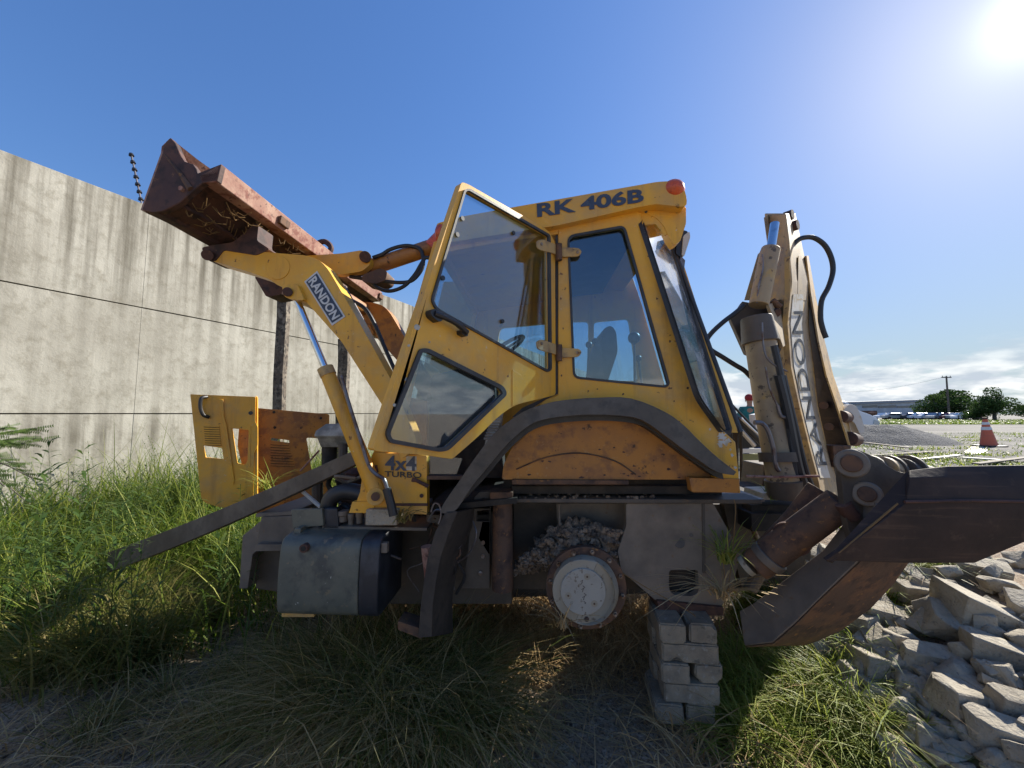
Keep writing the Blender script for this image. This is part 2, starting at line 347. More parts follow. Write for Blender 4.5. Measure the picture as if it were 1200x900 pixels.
# ------------------------------------------------------------ mesh building
class MB:
    def __init__(s): s.v = []; s.f = []
    def add(s, vs, fs):
        k = len(s.v); s.v += [Vector(q) for q in vs]; s.f += [tuple(i + k for i in f) for f in fs]; return s
    def quad(s, a, b, c, d): return s.add([a, b, c, d], [(0, 1, 2, 3)])
    def prism(s, loops, n):
        """loops: outer then holes, world points; n: extrusion vector"""
        flat = [p for l in loops for p in l]
        tri = tessellate_polygon([[Vector(p) for p in l] for l in loops])
        m = len(flat)
        vs = flat + [p + n for p in flat]
        fs = []
        for t in tri:
            a, b, c = (flat[i] for i in t)
            nn = (b - a).cross(c - a)
            if nn.length < 1e-10: continue
            if nn.dot(n) > 0: t = (t[0], t[2], t[1])
            fs.append(tuple(t)); fs.append((t[0] + m, t[2] + m, t[1] + m))
        k = 0
        for l in loops:
            c = len(l)
            for i in range(c):
                j = (i + 1) % c
                fs.append((k + i, k + j, k + j + m, k + i + m))
            k += c
        return s.add(vs, fs)
    def box(s, o, ax, ay, az):
        vs = [o + ax * i + ay * j + az * k for i in (0, 1) for j in (0, 1) for k in (0, 1)]
        return s.add(vs, [(0, 1, 3, 2), (4, 6, 7, 5), (0, 4, 5, 1), (2, 3, 7, 6), (0, 2, 6, 4), (1, 5, 7, 3)])
    def tube(s, pts, r, n=12, caps=True, flat=None):
        pts = [Vector(p) for p in pts]; k0 = len(s.v); m = len(pts)
        if not isinstance(r, (list, tuple)): r = [r] * m
        up = None; rings = []
        for i, p in enumerate(pts):
            t = (pts[min(i + 1, m - 1)] - pts[max(i - 1, 0)])
            if t.length < 1e-9: t = Vector((0, 0, 1))
            t.normalize()
            if up is None:
                up = Vector((0, 0, 1)) if abs(t.z) < .9 else Vector((0, 1, 0))
            a = t.cross(up)
            if a.length < 1e-4: a = t.cross(Vector((1, .2, 0)))
            a.normalize(); b = a.cross(t).normalized(); up = b
            rings.append([p + (a * math.cos(6.28318 * q / n) + b * math.sin(6.28318 * q / n)) * r[i] for q in range(n)])
        vs = [q for rg in rings for q in rg]; fs = []
        for i in range(m - 1):
            for q in range(n):
                q2 = (q + 1) % n
                fs.append((i * n + q, i * n + q2, (i + 1) * n + q2, (i + 1) * n + q))
        if caps:
            fs.append(tuple(range(n))); fs.append(tuple((m - 1) * n + q for q in reversed(range(n))))
        return s.add(vs, fs)
    def ball(s, c, rx, ry=None, rz=None, n=12, m=8, jit=0, ax=None):
        ry = ry or rx; rz = rz or rx
        c = Vector(c); vs = [c + Vector((0, 0, rz))]
        for i in range(1, m):
            th = math.pi * i / m
            for q in range(n):
                ph = 6.28318 * q / n
                p = Vector((rx * math.sin(th) * math.cos(ph), ry * math.sin(th) * math.sin(ph), rz * math.cos(th)))
                if jit: p *= 1 + jit * noise.noise(p * (2.2 / max(rx, ry, rz)) + c * 5)
                vs.append(c + p)
        vs.append(c - Vector((0, 0, rz))); fs = []
        for q in range(n): fs.append((0, 1 + q, 1 + (q + 1) % n))
        for i in range(m - 2):
            for q in range(n):
                a = 1 + i * n; fs.append((a + q, a + n + q, a + n + (q + 1) % n, a + (q + 1) % n))
        L = len(vs) - 1; a = 1 + (m - 2) * n
        for q in range(n): fs.append((a + (q + 1) % n, a + q, L))
        return s.add(vs, fs)
    def sheet(s, rows, th):
        """rows: grid of points; given thickness along the average normal"""
        nr, nc = len(rows), len(rows[0])
        a = rows[0][0]; nn = (rows[0][-1] - a).cross(rows[-1][0] - a).normalized()
        vs = [p for r in rows for p in r] + [p + nn * th for r in rows for p in r]; o = nr * nc; fs = []
        for i in range(nr - 1):
            for j in range(nc - 1):
                q = (i * nc + j, i * nc + j + 1, (i + 1) * nc + j + 1, (i + 1) * nc + j)
                fs.append(tuple(reversed(q))); fs.append(tuple(k + o for k in q))
        edge = [(i * nc, (i + 1) * nc) for i in range(nr - 1)] + [((i + 1) * nc + nc - 1, i * nc + nc - 1) for i in range(nr - 1)] \
             + [(j + 1, j) for j in range(nc - 1)] + [((nr - 1) * nc + j, (nr - 1) * nc + j + 1) for j in range(nc - 1)]
        for e in edge: fs.append((e[0], e[1], e[1] + o, e[0] + o))
        return s.add(vs, fs)
    def loft(s, levels, closed=True):
        n = len(levels[0]); vs = [p for l in levels for p in l]; fs = []
        for i in range(len(levels) - 1):
            for j in range(n if closed else n - 1):
                k = (j + 1) % n
                fs.append((i * n + j, i * n + k, (i + 1) * n + k, (i + 1) * n + j))
        if closed:
            fs.append(tuple(reversed(range(n)))); fs.append(tuple((len(levels) - 1) * n + j for j in range(n)))
        return s.add(vs, fs)
    def build(s, name, mat, parent=None, bev=0, smooth=True, recalc=True, ang=35):
        c = sum(s.v, Vector()) / len(s.v)
        if parent is None: c.z = min(p.z for p in s.v)
        me = bpy.data.meshes.new(name)
        me.from_pydata([tuple(p - c) for p in s.v], [], s.f)
        if recalc:
            bm = bmesh.new(); bm.from_mesh(me); bmesh.ops.recalc_face_normals(bm, faces=bm.faces); bm.to_mesh(me); bm.free()
        me.materials.append(mat)
        if smooth:
            me.polygons.foreach_set('use_smooth', [True] * len(me.polygons))
            me.set_sharp_from_angle(angle=R(ang))
        o = bpy.data.objects.new(name, me); COL.objects.link(o)
        place(o, c, parent)
        if bev:
            b = o.modifiers.new('bevel', 'BEVEL'); b.width = bev; b.segments = 2; b.limit_method = 'ANGLE'; b.angle_limit = R(40)
        return o
ROOTS = {}
def wmat(o):
    m = Matrix.Translation(o.location) @ o.rotation_euler.to_matrix().to_4x4()
    return wmat(o.parent) @ m if o.parent else m
def place(o, c, parent):
    if parent is None: o.location = c; return
    m = wmat(parent).inverted()
    o.parent = parent
    o.location = m @ c
    o.rotation_euler = m.to_euler()
def tag(o, label=None, cat=None, group=None, kind=None):
    if label: o['label'] = label
    if cat: o['category'] = cat
    if group: o['group'] = group
    if kind: o['kind'] = kind
    return o
def empty(name, loc, rz=0):
    o = bpy.data.objects.new(name, None); COL.objects.link(o); o.location = loc; o.rotation_euler = (0, 0, rz)
    o.empty_display_size = .2
    return o
def copy_tree(o, parent=None):
    c = o.copy(); COL.objects.link(c); c.parent = parent
    for ch in list(o.children): copy_tree(ch, c)
    return c

def rnd(pts, r, n=4):
    """round the corners of a 2-D polygon"""
    out = []; m = len(pts)
    for i in range(m):
        p = Vector(pts[i]); a = Vector(pts[i - 1]); b = Vector(pts[(i + 1) % m])
        rr = r[i] if isinstance(r, (list, tuple)) else r
        da, db = (a - p), (b - p)
        k = min(rr, da.length * .45, db.length * .45)
        p0 = p + da.normalized() * k; p1 = p + db.normalized() * k
        for q in range(n + 1):
            t = q / n; out.append(tuple(p0 * (1 - t) ** 2 + p * 2 * t * (1 - t) + p1 * t * t))
    return out
def inset(pts, d):
    m = len(pts); ar = sum(pts[i][0] * pts[(i + 1) % m][1] - pts[(i + 1) % m][0] * pts[i][1] for i in range(m))
    sg = 1 if ar > 0 else -1; out = []
    for i in range(m):
        a, p, b = Vector(pts[i - 1]), Vector(pts[i]), Vector(pts[(i + 1) % m])
        e1 = (p - a); e2 = (b - p)
        if e1.length < 1e-6 or e2.length < 1e-6: out.append(tuple(p)); continue
        e1.normalize(); e2.normalize()
        n1 = Vector((-e1.y, e1.x)) * sg; n2 = Vector((-e2.y, e2.x)) * sg
        k = n1 + n2
        k = k / max(k.length_squared, .3) * 2
        out.append(tuple(p + k * d))
    return out
def smooth_line(pts, n=6):
    """Catmull-Rom through points"""
    pts = [Vector(p) for p in pts]; out = []
    q = [pts[0] * 2 - pts[1]] + pts + [pts[-1] * 2 - pts[-2]]
    for i in range(1, len(q) - 2):
        for k in range(n):
            t = k / n; a, b, c, d = q[i - 1:i + 3]
            out.append(.5 * ((2 * b) + (c - a) * t + (2 * a - 5 * b + 4 * c - d) * t * t + (3 * b - a - 3 * c + d) * t ** 3))
    out.append(pts[-1]); return out
def plate(pts, v, th, holes=(), shift=0, mb=None):
    mb = mb or MB()
    loops = [[S(x, y, v) + WV * shift for x, y in l] for l in [pts] + list(holes)]
    return mb.prism(loops, WV * th)
def plate_on(f, nrm, pts, th, holes=(), off=0, mb=None):
    mb = mb or MB()
    return mb.prism([[f(x, y) + nrm * off for x, y in l] for l in [pts] + list(holes)], nrm * th)

def text_mesh(name, s, quad, mat, parent, th=0.002, bold=0.02, nrm=None, shear=0):
    """flat lettering fitted to a quad of world points: bottom-left, bottom-right, top-right, top-left"""
    cu = bpy.data.curves.new(name, 'FONT'); cu.body = s; cu.offset = bold; cu.resolution_u = 4; cu.extrude = .02
    cu.shear = shear
    to = bpy.data.objects.new(name + '_tmp', cu); COL.objects.link(to)
    me = bpy.data.meshes.new_from_object(to.evaluated_get(bpy.context.evaluated_depsgraph_get()))
    COL.objects.unlink(to); bpy.data.objects.remove(to)
    n = len(me.vertices); co = np.zeros(n * 3); me.vertices.foreach_get('co', co); co = co.reshape(-1, 3)
    lo, hi = co.min(0), co.max(0)
    bl, br, tr, tl = quad
    nn = nrm if nrm is not None else (br - bl).cross(tl - bl).normalized()
    if nn.dot(C0 - bl) < 0: nn = -nn
    c = (bl + br + tr + tl) / 4
    for i, q in enumerate(co):
        a = (q[0] - lo[0]) / (hi[0] - lo[0]); b_ = (q[1] - lo[1]) / (hi[1] - lo[1]); h = (q[2] - lo[2]) / (hi[2] - lo[2])
        p = (bl * (1 - a) + br * a) * (1 - b_) + (tl * (1 - a) + tr * a) * b_ + nn * (th * h + .0015)
        me.vertices[i].co = p - c
    me.materials.clear(); me.materials.append(mat); me.name = name
    o = bpy.data.objects.new(name, me); COL.objects.link(o); place(o, c, parent)
    return o

def text_map(name, s, f, mat, parent, bold=.02):
    """lettering wrapped on a curved face: f(a, b) with a along, b up"""
    q = [Vector((0, 0, 0)), Vector((1, 0, 0)), Vector((1, 1, 0)), Vector((0, 1, 0))]
    o = text_mesh(name, s, q, mat, None, th=0, bold=bold, nrm=Vector((0, 0, -1)))
    me = o.data; c = Vector((.5, .5, 0)); ps = [f(v.co.x + .5, v.co.y + .5) for v in me.vertices]
    m_ = sum(ps, Vector()) / len(ps)
    for v, p in zip(me.vertices, ps): v.co = p - m_
    place(o, m_, parent); return o

# ------------------------------------------------------------ terrain
def sstep(a, b, x):
    t = min(1, max(0, (x - a) / (b - a))); return t * t * (3 - 2 * t)
def ground_z(x, y):
    z = 0.03 * noise.noise(Vector((x * .8, y * .8, 0))) + 0.012 * noise.noise(Vector((x * 3, y * 3, 4)))
    z += 0.35 * sstep(4.0, 9.0, y) * sstep(-1.0, 3.0, x - .1 * y)
    z += 0.50 * sstep(1.2, 2.9, x) * (1 - sstep(3.4, 4.6, y)) * (1 - sstep(6, 8, x))
    z += .10 * math.exp(-((x + 1.0) ** 2 + (y - 1.55) ** 2) / .25)
    if y > 30: z *= 1 - .3 * sstep(30, 60, y)
    return z
def G(px, py, it=8):
    """where the ray through a pixel meets the ground"""
    d = ray(px, py); z = 0
    for _ in range(it):
        t = (z - CAM_H) / d.z; p = C0 + d * t; z = ground_z(p.x, p.y)
    return Vector((p.x, p.y, z))

def make_ground():
    def axis(lims):
        out = []
        for a, b, st in lims: out += list(np.arange(a, b, st))
        return out
    xs = axis([(-900, -100, 100), (-100, -20, 10), (-20, -8, 1.0), (-8, 6, .08), (6, 20, .6), (20, 100, 8), (100, 1001, 100)])
    ys = axis([(-60, -10, 10), (-10, -1, 1), (-1, 5, .08), (5, 20, .4), (20, 100, 6), (100, 1601, 150)])
    nx = len(xs)
    vs = [(x, y, ground_z(x, y) if abs(x) < 150 and y < 150 else ground_z(x, 150) * .3 if y > 0 else 0) for y in ys for x in xs]
    fs = [(j * nx + i, j * nx + i + 1, (j + 1) * nx + i + 1, (j + 1) * nx + i) for j in range(len(ys) - 1) for i in range(nx - 1)]
    me = bpy.data.meshes.new('ground'); me.from_pydata(vs, [], fs); me.materials.append(ground_m)
    me.polygons.foreach_set('use_smooth', [True] * len(fs))
    o = bpy.data.objects.new('ground', me); COL.objects.link(o); o['kind'] = 'structure'
make_ground()
# ============================================================ SETTING
# ---- precast concrete boundary wall
WD = Vector(((815 - 600) / FPX, 1, 0)).normalized()
WN = Vector((WD.y, -WD.x, 0))                 # towards the camera side
W0 = Vector((-6.0, 4.5, 0))
def wall_pt(s, z, off=0): return W0 + WD * s + WN * off + Vector((0, 0, z))
wall = empty('concrete_wall', wall_pt(0, 0), 0)
tag(wall, 'tall stained precast concrete boundary wall behind the machine', 'wall')
mb = MB(); mb.box(wall_pt(-11, -.1, -.16), WD * 80, WN * -.05, Vector((0, 0, 4.76)))
mb.build('backing', void_blk, wall)
for r in range(3):
    for k in range(-4, 22):
        s0 = 1.2 + 3.0 * k; z0 = -.02 + 1.567 * r
        j = random.uniform(-.007, .007)
        mb = MB(); mb.box(wall_pt(s0 + .001, z0 + .008, -.12 + j * .5), WD * 2.998, WN * .12, Vector((0, 0, 1.551 + (random.uniform(-.012, .012) if r == 2 else 0))))
        mb.build('wall_panel', wall_m, wall, bev=.0025)
# electric fence spike on top of the wall
s = 1.15; z = 4.68
sp = empty('electric_fence_post', wall_pt(s, z, -.06))
tag(sp, 'thin electric fence rod with black insulators standing on the concrete wall', 'fence post')
b0 = P(166, 238, wall_pt(s, 0).y); b1 = P(154, 182, wall_pt(s, 0).y)
MB().tube([b0 - (b1 - b0) * .12, b1], .012, 8).build('rod', pipe_m, sp)
for i in range(7):
    q = b0 + (b1 - b0) * (.06 + i * .155)
    MB().tube([q, q + (b1 - b0).normalized() * .035], [.034, .026], 10).build('insulator', blkpl, sp)
# two rough posts by the wall
def post(px, top, bot, Y, w, lab):
    p0 = P(px, 485, Y); zt = P(px, top, Y).z; gz = ground_z(p0.x, p0.y)
    mb = MB(); lv = []
    for i in range(9):
        t = i / 8; q = Vector((p0.x + .006 * math.sin(i * 2.1), p0.y, gz - .1 + (zt - gz + .1) * t))
        ww = w * (1 + .08 * noise.noise(q * 3))
        lv.append([q + Vector((a * ww, b * ww * .8, 0)) for a, b in ((-.5, -.5), (.5, -.5), (.5, .5), (-.5, .5))])
    mb.loft(lv); o = mb.build('wooden_post', post_m, None, bev=.006)
    tag(o, lab, 'post')
post(326.5, 338, 0, 5.2, .13, 'dark rough wooden post standing under the raised loader bucket')
post(401, 398, 0, 5.9, .15, 'shorter dark post seen just below the loader arm in front of the wall')

# ---- far hills
mb = MB(); rows = []
xs = np.linspace(-2600, 3600, 90)
def hill_h(x): return 28 + 26 * noise.noise(Vector((x * .0012, 3, 0))) + 14 * noise.noise(Vector((x * .004, 9, 0))) + 34 * math.exp(-((x - 1340) / 260) ** 2)
for dy, k in ((0, 0), (60, .45), (160, .8), (300, 1), (600, .2)):
    rows.append([Vector((x, 1400 + dy, -2 + k * max(hill_h(x), 6))) for x in xs])
mb.loft(rows, closed=False)
o = mb.build('hills', hill_m, None); o['kind'] = 'structure'

# ---- foliage helper (many small leaf faces)
def leaf_cloud(centres, n, size, flat=.6, seed=1):
    """centres: list of (centre, rx, ry, rz). returns verts, faces, tone"""
    r = np.random.default_rng(seed)
    w = np.array([c[1] * c[2] * c[3] for c in centres]) ** .7; w /= w.sum()
    idx = r.choice(len(centres), n, p=w)
    C = np.array([list(c[0]) for c in centres])[idx]; RR = np.array([c[1:4] for c in centres])[idx]
    d = r.normal(size=(n, 3)); d /= np.linalg.norm(d, axis=1)[:, None]
    rad = r.uniform(.55, 1.03, n) ** .6
    p = C + d * RR * rad[:, None]
    a = r.normal(size=(n, 3)); a /= np.linalg.norm(a, axis=1)[:, None]
    b = np.cross(a, d + r.normal(size=(n, 3)) * .5); b /= np.linalg.norm(b, axis=1)[:, None] + 1e-9
    sz = size * r.uniform(.6, 1.4, n)[:, None]
    v = np.stack([p - a * sz, p + b * sz * flat, p + a * sz, p - b * sz * flat], 1).reshape(-1, 3)
    f = np.arange(4 * n).reshape(-1, 4)
    tone = np.repeat(np.clip(r.normal(.45, .2, n) + (idx % 3 - 1) * .12, 0, 1), 4)
    return v, f, tone
def np_mesh(name, v, f, tone, mat, parent=None, origin=None):
    c = v.mean(0) if origin is None else np.array(origin)
    if parent is None and origin is None: c[2] = v[:, 2].min()
    me = bpy.data.meshes.new(name)
    me.vertices.add(len(v)); me.vertices.foreach_set('co', (v - c).astype(np.float32).ravel())
    f = np.asarray(f); k = f.shape[1]
    me.loops.add(f.size); me.loops.foreach_set('vertex_index', f.ravel().astype(np.int32))
    me.polygons.add(len(f)); me.polygons.foreach_set('loop_start', (np.arange(len(f)) * k).astype(np.int32))
    try: me.polygons.foreach_set('loop_total', np.full(len(f), k, dtype=np.int32))
    except Exception: pass
    if tone is not None:
        at = me.attributes.new('tone', 'FLOAT', 'POINT'); at.data.foreach_set('value', tone.astype(np.float32))
    me.update(calc_edges=True); me.materials.append(mat)
    o = bpy.data.objects.new(name, me); COL.objects.link(o); place(o, Vector(c), parent)
    return o
def bush_tree(px, py_base, Y, w, h, lab, name='broadleaf_tree', n=5200, seed=1, group=None):
    b = P(px, 486, Y); b.z = ground_z(b.x, b.y) if b.x < 140 else .2
    root = empty(name, b); tag(root, lab, 'tree', group)
    r = random.Random(seed); cs = []
    for i in range(34):
        a = r.uniform(0, 6.28); q = r.uniform(0, 1.05)
        zc = h * r.uniform(.25, .84) * (1 - .38 * q * q)
        k = r.uniform(.07, .19)
        cs.append((b + Vector((math.cos(a) * q * w * .42, math.sin(a) * q * w * .3, zc)), w * k, w * k * .9, h * r.uniform(.08, .19)))
    v, f, t = leaf_cloud(cs, n, max(w, h) * .018, seed=seed)
    np_mesh('crown', v, f, t, bush_leaf, root)
    mb = MB(); mb.tube([b - Vector((0, 0, .3)), b + Vector((w * .01, 0, h * .3)), b + Vector((w * .03, 0, h * .6))], [w * .035, w * .028, w * .015], 8)
    for i in range(5):
        c = cs[i * 3][0]; mb.tube([b + Vector((0, 0, h * .22)), (b + Vector((0, 0, h * .3)) + c) / 2, c], [w * .02, w * .014, w * .006], 6)
    mb.build('trunk', post_m, root)
    return root
bush_tree(1113, 484, 95, 15.0, 8.6, 'broad dark green tree beyond the yard, beside the utility pole', seed=3)
bush_tree(1097, 484, 92, 9, 6.4, 'low dark tree nearest the warehouse end', seed=4, n=3500)
bush_tree(1165, 486, 72, 8.6, 6.4, 'rounded brighter green tree at the right, behind the traffic cone', seed=8)
bush_tree(1150, 486, 74, 5.6, 4.4, 'small bush filling the gap between the two big far trees', 'bush', n=2500, seed=9)
bush_tree(1205, 486, 95, 9.0, 4.2, 'pale distant tree cut by the right edge of the picture', seed=12, n=3000)

# ---- warehouse far off
wh = empty('warehouse', P(1040, 486, 130)); tag(wh, 'long low blue grey warehouse far behind the yard', 'warehouse')
gz = .2
p0, p1 = P(1002, 486, 128), P(1088, 486, 136)
def zz(py, Y): return P(1050, py, Y).z
q = lambda p, z: Vector((p.x, p.y, z))
d = (p1 - p0).normalized(); bk = Vector((-d.y, d.x, 0)) * 30
MB().prism([[q(p0, gz), q(p1, gz), q(p1, zz(470.5, 136)), q(p0, zz(474, 128))]], bk).build('wall', ware_wall, wh)
dd = Vector((-d.y, d.x, 0))
MB().prism([[q(p0 - d * .6, zz(474, 128)) - dd * .8, q(p1 + d * .6, zz(470.4, 136)) - dd * .8, q(p1 + d * .6, zz(468, 136)) - dd * .8, q(p0 - d * .6, zz(471, 128)) - dd * .8]], bk * 1.05).build('roof', ware_roof, wh)
for a, b_ in ((.10, .30), (.31, .55), (.56, .80)):
    MB().prism([[q(p0 + (p1 - p0) * a, zz(478, 130)) - dd * .1, q(p0 + (p1 - p0) * b_, zz(477.6, 134)) - dd * .1, q(p0 + (p1 - p0) * b_, zz(475, 134)) - dd * .1, q(p0 + (p1 - p0) * a, zz(475.6, 130)) - dd * .1]], dd * .2).build('window_band', ware_win, wh)
a = .88
MB().prism([[q(p0 + (p1 - p0) * a, gz) - dd * .1, q(p0 + (p1 - p0) * .96, gz) - dd * .1, q(p0 + (p1 - p0) * .96, zz(476, 136)) - dd * .1, q(p0 + (p1 - p0) * a, zz(476, 136)) - dd * .1]], dd * .2).build('gate', ware_win, wh)
# second white shed peeking beside it
sh = empty('storage_shed', P(1022, 487, 95)); tag(sh, 'small reddish brown shed at the edge of the far parking row', 'shed')
MB().box(P(1016, 488, 95) * 1 - Vector((0, 0, .3)), Vector((2.6, 0, 0)), Vector((0, 3, 0)), Vector((0, 0, 1.7))).build('wall', rust_brown, sh)
MB().prism([[P(1015.4, 484.2, 94.9), P(1028, 484.2, 94.9), P(1022, 481.5, 94.9)]], Vector((0, 3.4, 0))).build('roof', rust_lit, sh)

# ---- utility pole with wires
b = P(1112, 486, 88); b.z = .2; t_ = P(1109, 441, 88)
up = empty('utility_pole', b); tag(up, 'dark utility pole with crossarm rising behind the far trees', 'utility pole')
MB().tube([b, Vector((t_.x, t_.y, t_.z))], [.22, .15], 10).build('pole', post_m, up)
MB().box(t_ - Vector((1.1, .08, .35)), Vector((2.2, 0, 0)), Vector((0, .16, 0)), Vector((0, 0, .2))).build('crossarm', post_m, up)
for k in (-.9, 0, .9):
    MB().tube([t_ + Vector((k, 0, -.15)), t_ + Vector((k, 0, .15))], .07, 8).build('insulator', grey_pl, up)
b2 = P(1400, 486, 110); b2.z = .2; t2 = Vector((b2.x, b2.y, 9.6))
u2 = P(930, 486, 120); t3 = Vector((u2.x, u2.y, 9.3)); 
for e, lab in ((t3, 'thin overhead wire running left from the utility pole'),):
    pts = []
    for i in range(21):
        k = i / 20; p = t_ * (1 - k) + e * k; p.z -= 2.2 * 4 * k * (1 - k); pts.append(p)
    tag(MB().tube(pts, .02, 5).build('overhead_wire', blkpl), lab, 'wire')

# ---- row of far parked vehicles
def make_car(mat, L=4.2, H=1.4):
    root = empty('parked_car', (0, 0, 0))
    prof = [(-L / 2, .35), (-L / 2, .75), (-L * .46, .85), (-L * .28, .92), (-L * .16, H), (L * .22, H), (L * .38, .95), (L / 2, .88), (L / 2, .35)]
    mb = MB(); W = 1.7
    lv = []
    for y, k in ((-W / 2, 0), (-W / 2 + .12, .06), (W / 2 - .12, .06), (W / 2, 0)):
        lv.append([Vector((x, y, z + (k if z > 1.2 else 0))) for x, z in prof])
    mb.loft(lv); mb.build('body', mat, root)
    for a, b_ in (((-.25, .96), (-.02, .96)), ((.0, .96), (.33, .96))):
        x0, x1 = a[0] * L, b_[0] * L
        for y in (-W / 2 - .01, W / 2 - .01):
            MB().prism([[Vector((x0, y, .97)), Vector((x1, y, .97)), Vector((min(x1, L * .21), y, H - .08)), Vector((max(x0, -L * .14), y, H - .08))]], Vector((0, .02, 0))).build('window', car_win, root)
    for x in (-L * .31, L * .30):
        for y in (-W / 2 - .02, W / 2 - .18):
            w = MB().tube([Vector((x, y, .32)), Vector((x, y + .2, .32))], .32, 14).build('wheel', blkpl, root)
    return root
cars = {n: make_car(m) for n, m in (('white', car_white), ('silver', car_silver), ('dark', car_dark), ('maroon', car_red))}
used = set()
lay = [(1037, 88, 'white'), (1047, 86, 'silver'), (1057, 88, 'white'), (1066, 85, 'dark'), (1075, 84, 'white'), (1084, 83, 'white'), (1093, 82, 'silver'), (1102, 82, 'silver'), (1111, 81, 'maroon'), (1120, 80, 'silver'), (1129, 78, 'white'), (1137, 77, 'dark')]
ORD = ['first', 'second', 'third', 'fourth', 'fifth', 'sixth', 'seventh', 'eighth', 'ninth', 'tenth']
cnt = {}
for i, (px, Y, c) in enumerate(lay):
    cnt[c] = cnt.get(c, -1) + 1
    o = cars[c] if c not in used else copy_tree(cars[c]); used.add(c)
    p = P(px, 487, Y); o.location = (p.x, p.y, ground_z(p.x, p.y) + .0); o.rotation_euler = (0, 0, random.uniform(-.5, .5) + (math.pi if i % 2 else 0))
    if i == 0: lab = 'white car at the left end of the far parked row, below the warehouse'
    elif i == 11: lab = 'dark car at the right end of the far parked row, by the green tree'
    elif c == 'maroon': lab = 'maroon car, the only reddish one in the far parked row'
    elif c == 'dark': lab = 'dark car between white cars near the middle of the far parked row'
    else: lab = '%s %s car from the left in the far parked row beyond the grass strip' % (ORD[cnt[c]], c)
    tag(o, lab, 'car', 'cars parked in a far row' )
# ---- white van nose close behind the boom
vn = empty('white_car', G(985, 506)); vb = vn.location.copy()
tag(vn, 'white car with sloping nose parked behind the gravel mound', 'car')
Yv = vb.y
def PV(px, py): return P(px, py, Yv)
prof = [(940, 506), (940, 470), (960, 466), (992, 470), (1008, 481), (1022, 486), (1031, 491), (1033, 497), (1031, 504), (1020, 506)]
mb = MB(); pr = [PV(*a) for a in prof]; c = sum(pr, Vector()) / len(pr)
lv = []
for k, sc_ in ((0, .93), (.15, 1), (1.5, 1), (1.7, .93)):
    lv.append([c + (p - c) * sc_ + Vector((0, k, 0)) for p in pr])
mb.loft(lv); mb.build('body', car_white, vn, bev=.03)
MB().prism([[PV(a, b_) - Vector((0, .02, 0)) for a, b_ in ((962, 469), (990, 473), (1003, 483), (962, 484))]], Vector((0, .04, 0))).build('window', car_win, vn)
MB().prism([[PV(a, b_) - Vector((0, .03, 0)) for a, b_ in ((1024, 492), (1031, 494), (1030, 498), (1023, 497))]], Vector((0, .05, 0))).build('headlight', lamp_glass, vn)
for px in (955, 1015):
    w = MB().tube([PV(px, 503) - Vector((0, .03, 0)), PV(px, 503) + Vector((0, .22, 0))], .30, 18).build('wheel', blkpl, vn)

# ---- dark gravel mound
def lump(name, c, rx, ry, h, mat, seed, nx=48, ny=36, rough=.12):
    mb = MB(); vs = []; fs = []
    for j in range(ny):
        for i in range(nx):
            a = -1.15 + 2.3 * i / (nx - 1); b_ = -1.15 + 2.3 * j / (ny - 1)
            r = math.hypot(a, b_)
            k = max(0, 1 - r) ** .8 if r < 1 else 0
            x = c.x + a * rx; y = c.y + b_ * ry
            z = ground_z(x, y) - .03 + h * min(1, k * 1.35) * (1 + rough * noise.noise(Vector((x * 3, y * 3, seed)))) + (.02 * noise.noise(Vector((x * 14, y * 14, seed))) if k > 0 else 0)
            vs.append(Vector((x, y, z)))
    for j in range(ny - 1):
        for i in range(nx - 1):
            fs.append((j * nx + i, j * nx + i + 1, (j + 1) * nx + i + 1, (j + 1) * nx + i))
    mb.add(vs, fs); return mb.build(name, mat, None, recalc=False, ang=80)
gm = G(1078, 521)
o = lump('gravel_mound', gm + Vector((0, 1.8, 0)), 2.9, 2.2, .72, mound_m, 5); tag(o, 'low mound of dark gravel between the boom and the traffic cone', 'gravel mound')
# ---- traffic cone
cb_ = G(1159, 523); cone = empty('traffic_cone', cb_); tag(cone, 'faded orange traffic cone with two white bands in the gravel yard', 'traffic cone')
hc = P(1152, 489, cb_.y).z - cb_.z; kx = hc / 36.0
lean = Vector((-.06, 0, 0))
def cring(t0, t1, mat, nm, grow=0):
    r = lambda t: hc * (.215 - .165 * t) + grow
    return MB().tube([cb_ + lean * t0 + Vector((0, 0, .04 + (hc - .04) * t0)), cb_ + lean * t1 + Vector((0, 0, .04 + (hc - .04) * t1))], [r(t0), r(t1)], 24).build(nm, mat, cone)
cring(0, .94, cone_o, 'cone_body'); cring(.55, .66, white_pl, 'reflective_band', .006); cring(.74, .83, white_pl, 'reflective_band', .006)
cring(.93, 1.0, rust_brown, 'cone_tip', .012)
b = cb_; e = hc * .30
MB().box(b + Vector((-e, -e, -.005)), Vector((2 * e, 0, 0)), Vector((0, 2 * e, 0)), Vector((0, 0, .045))).build('base', blkpl, cone, bev=.01)
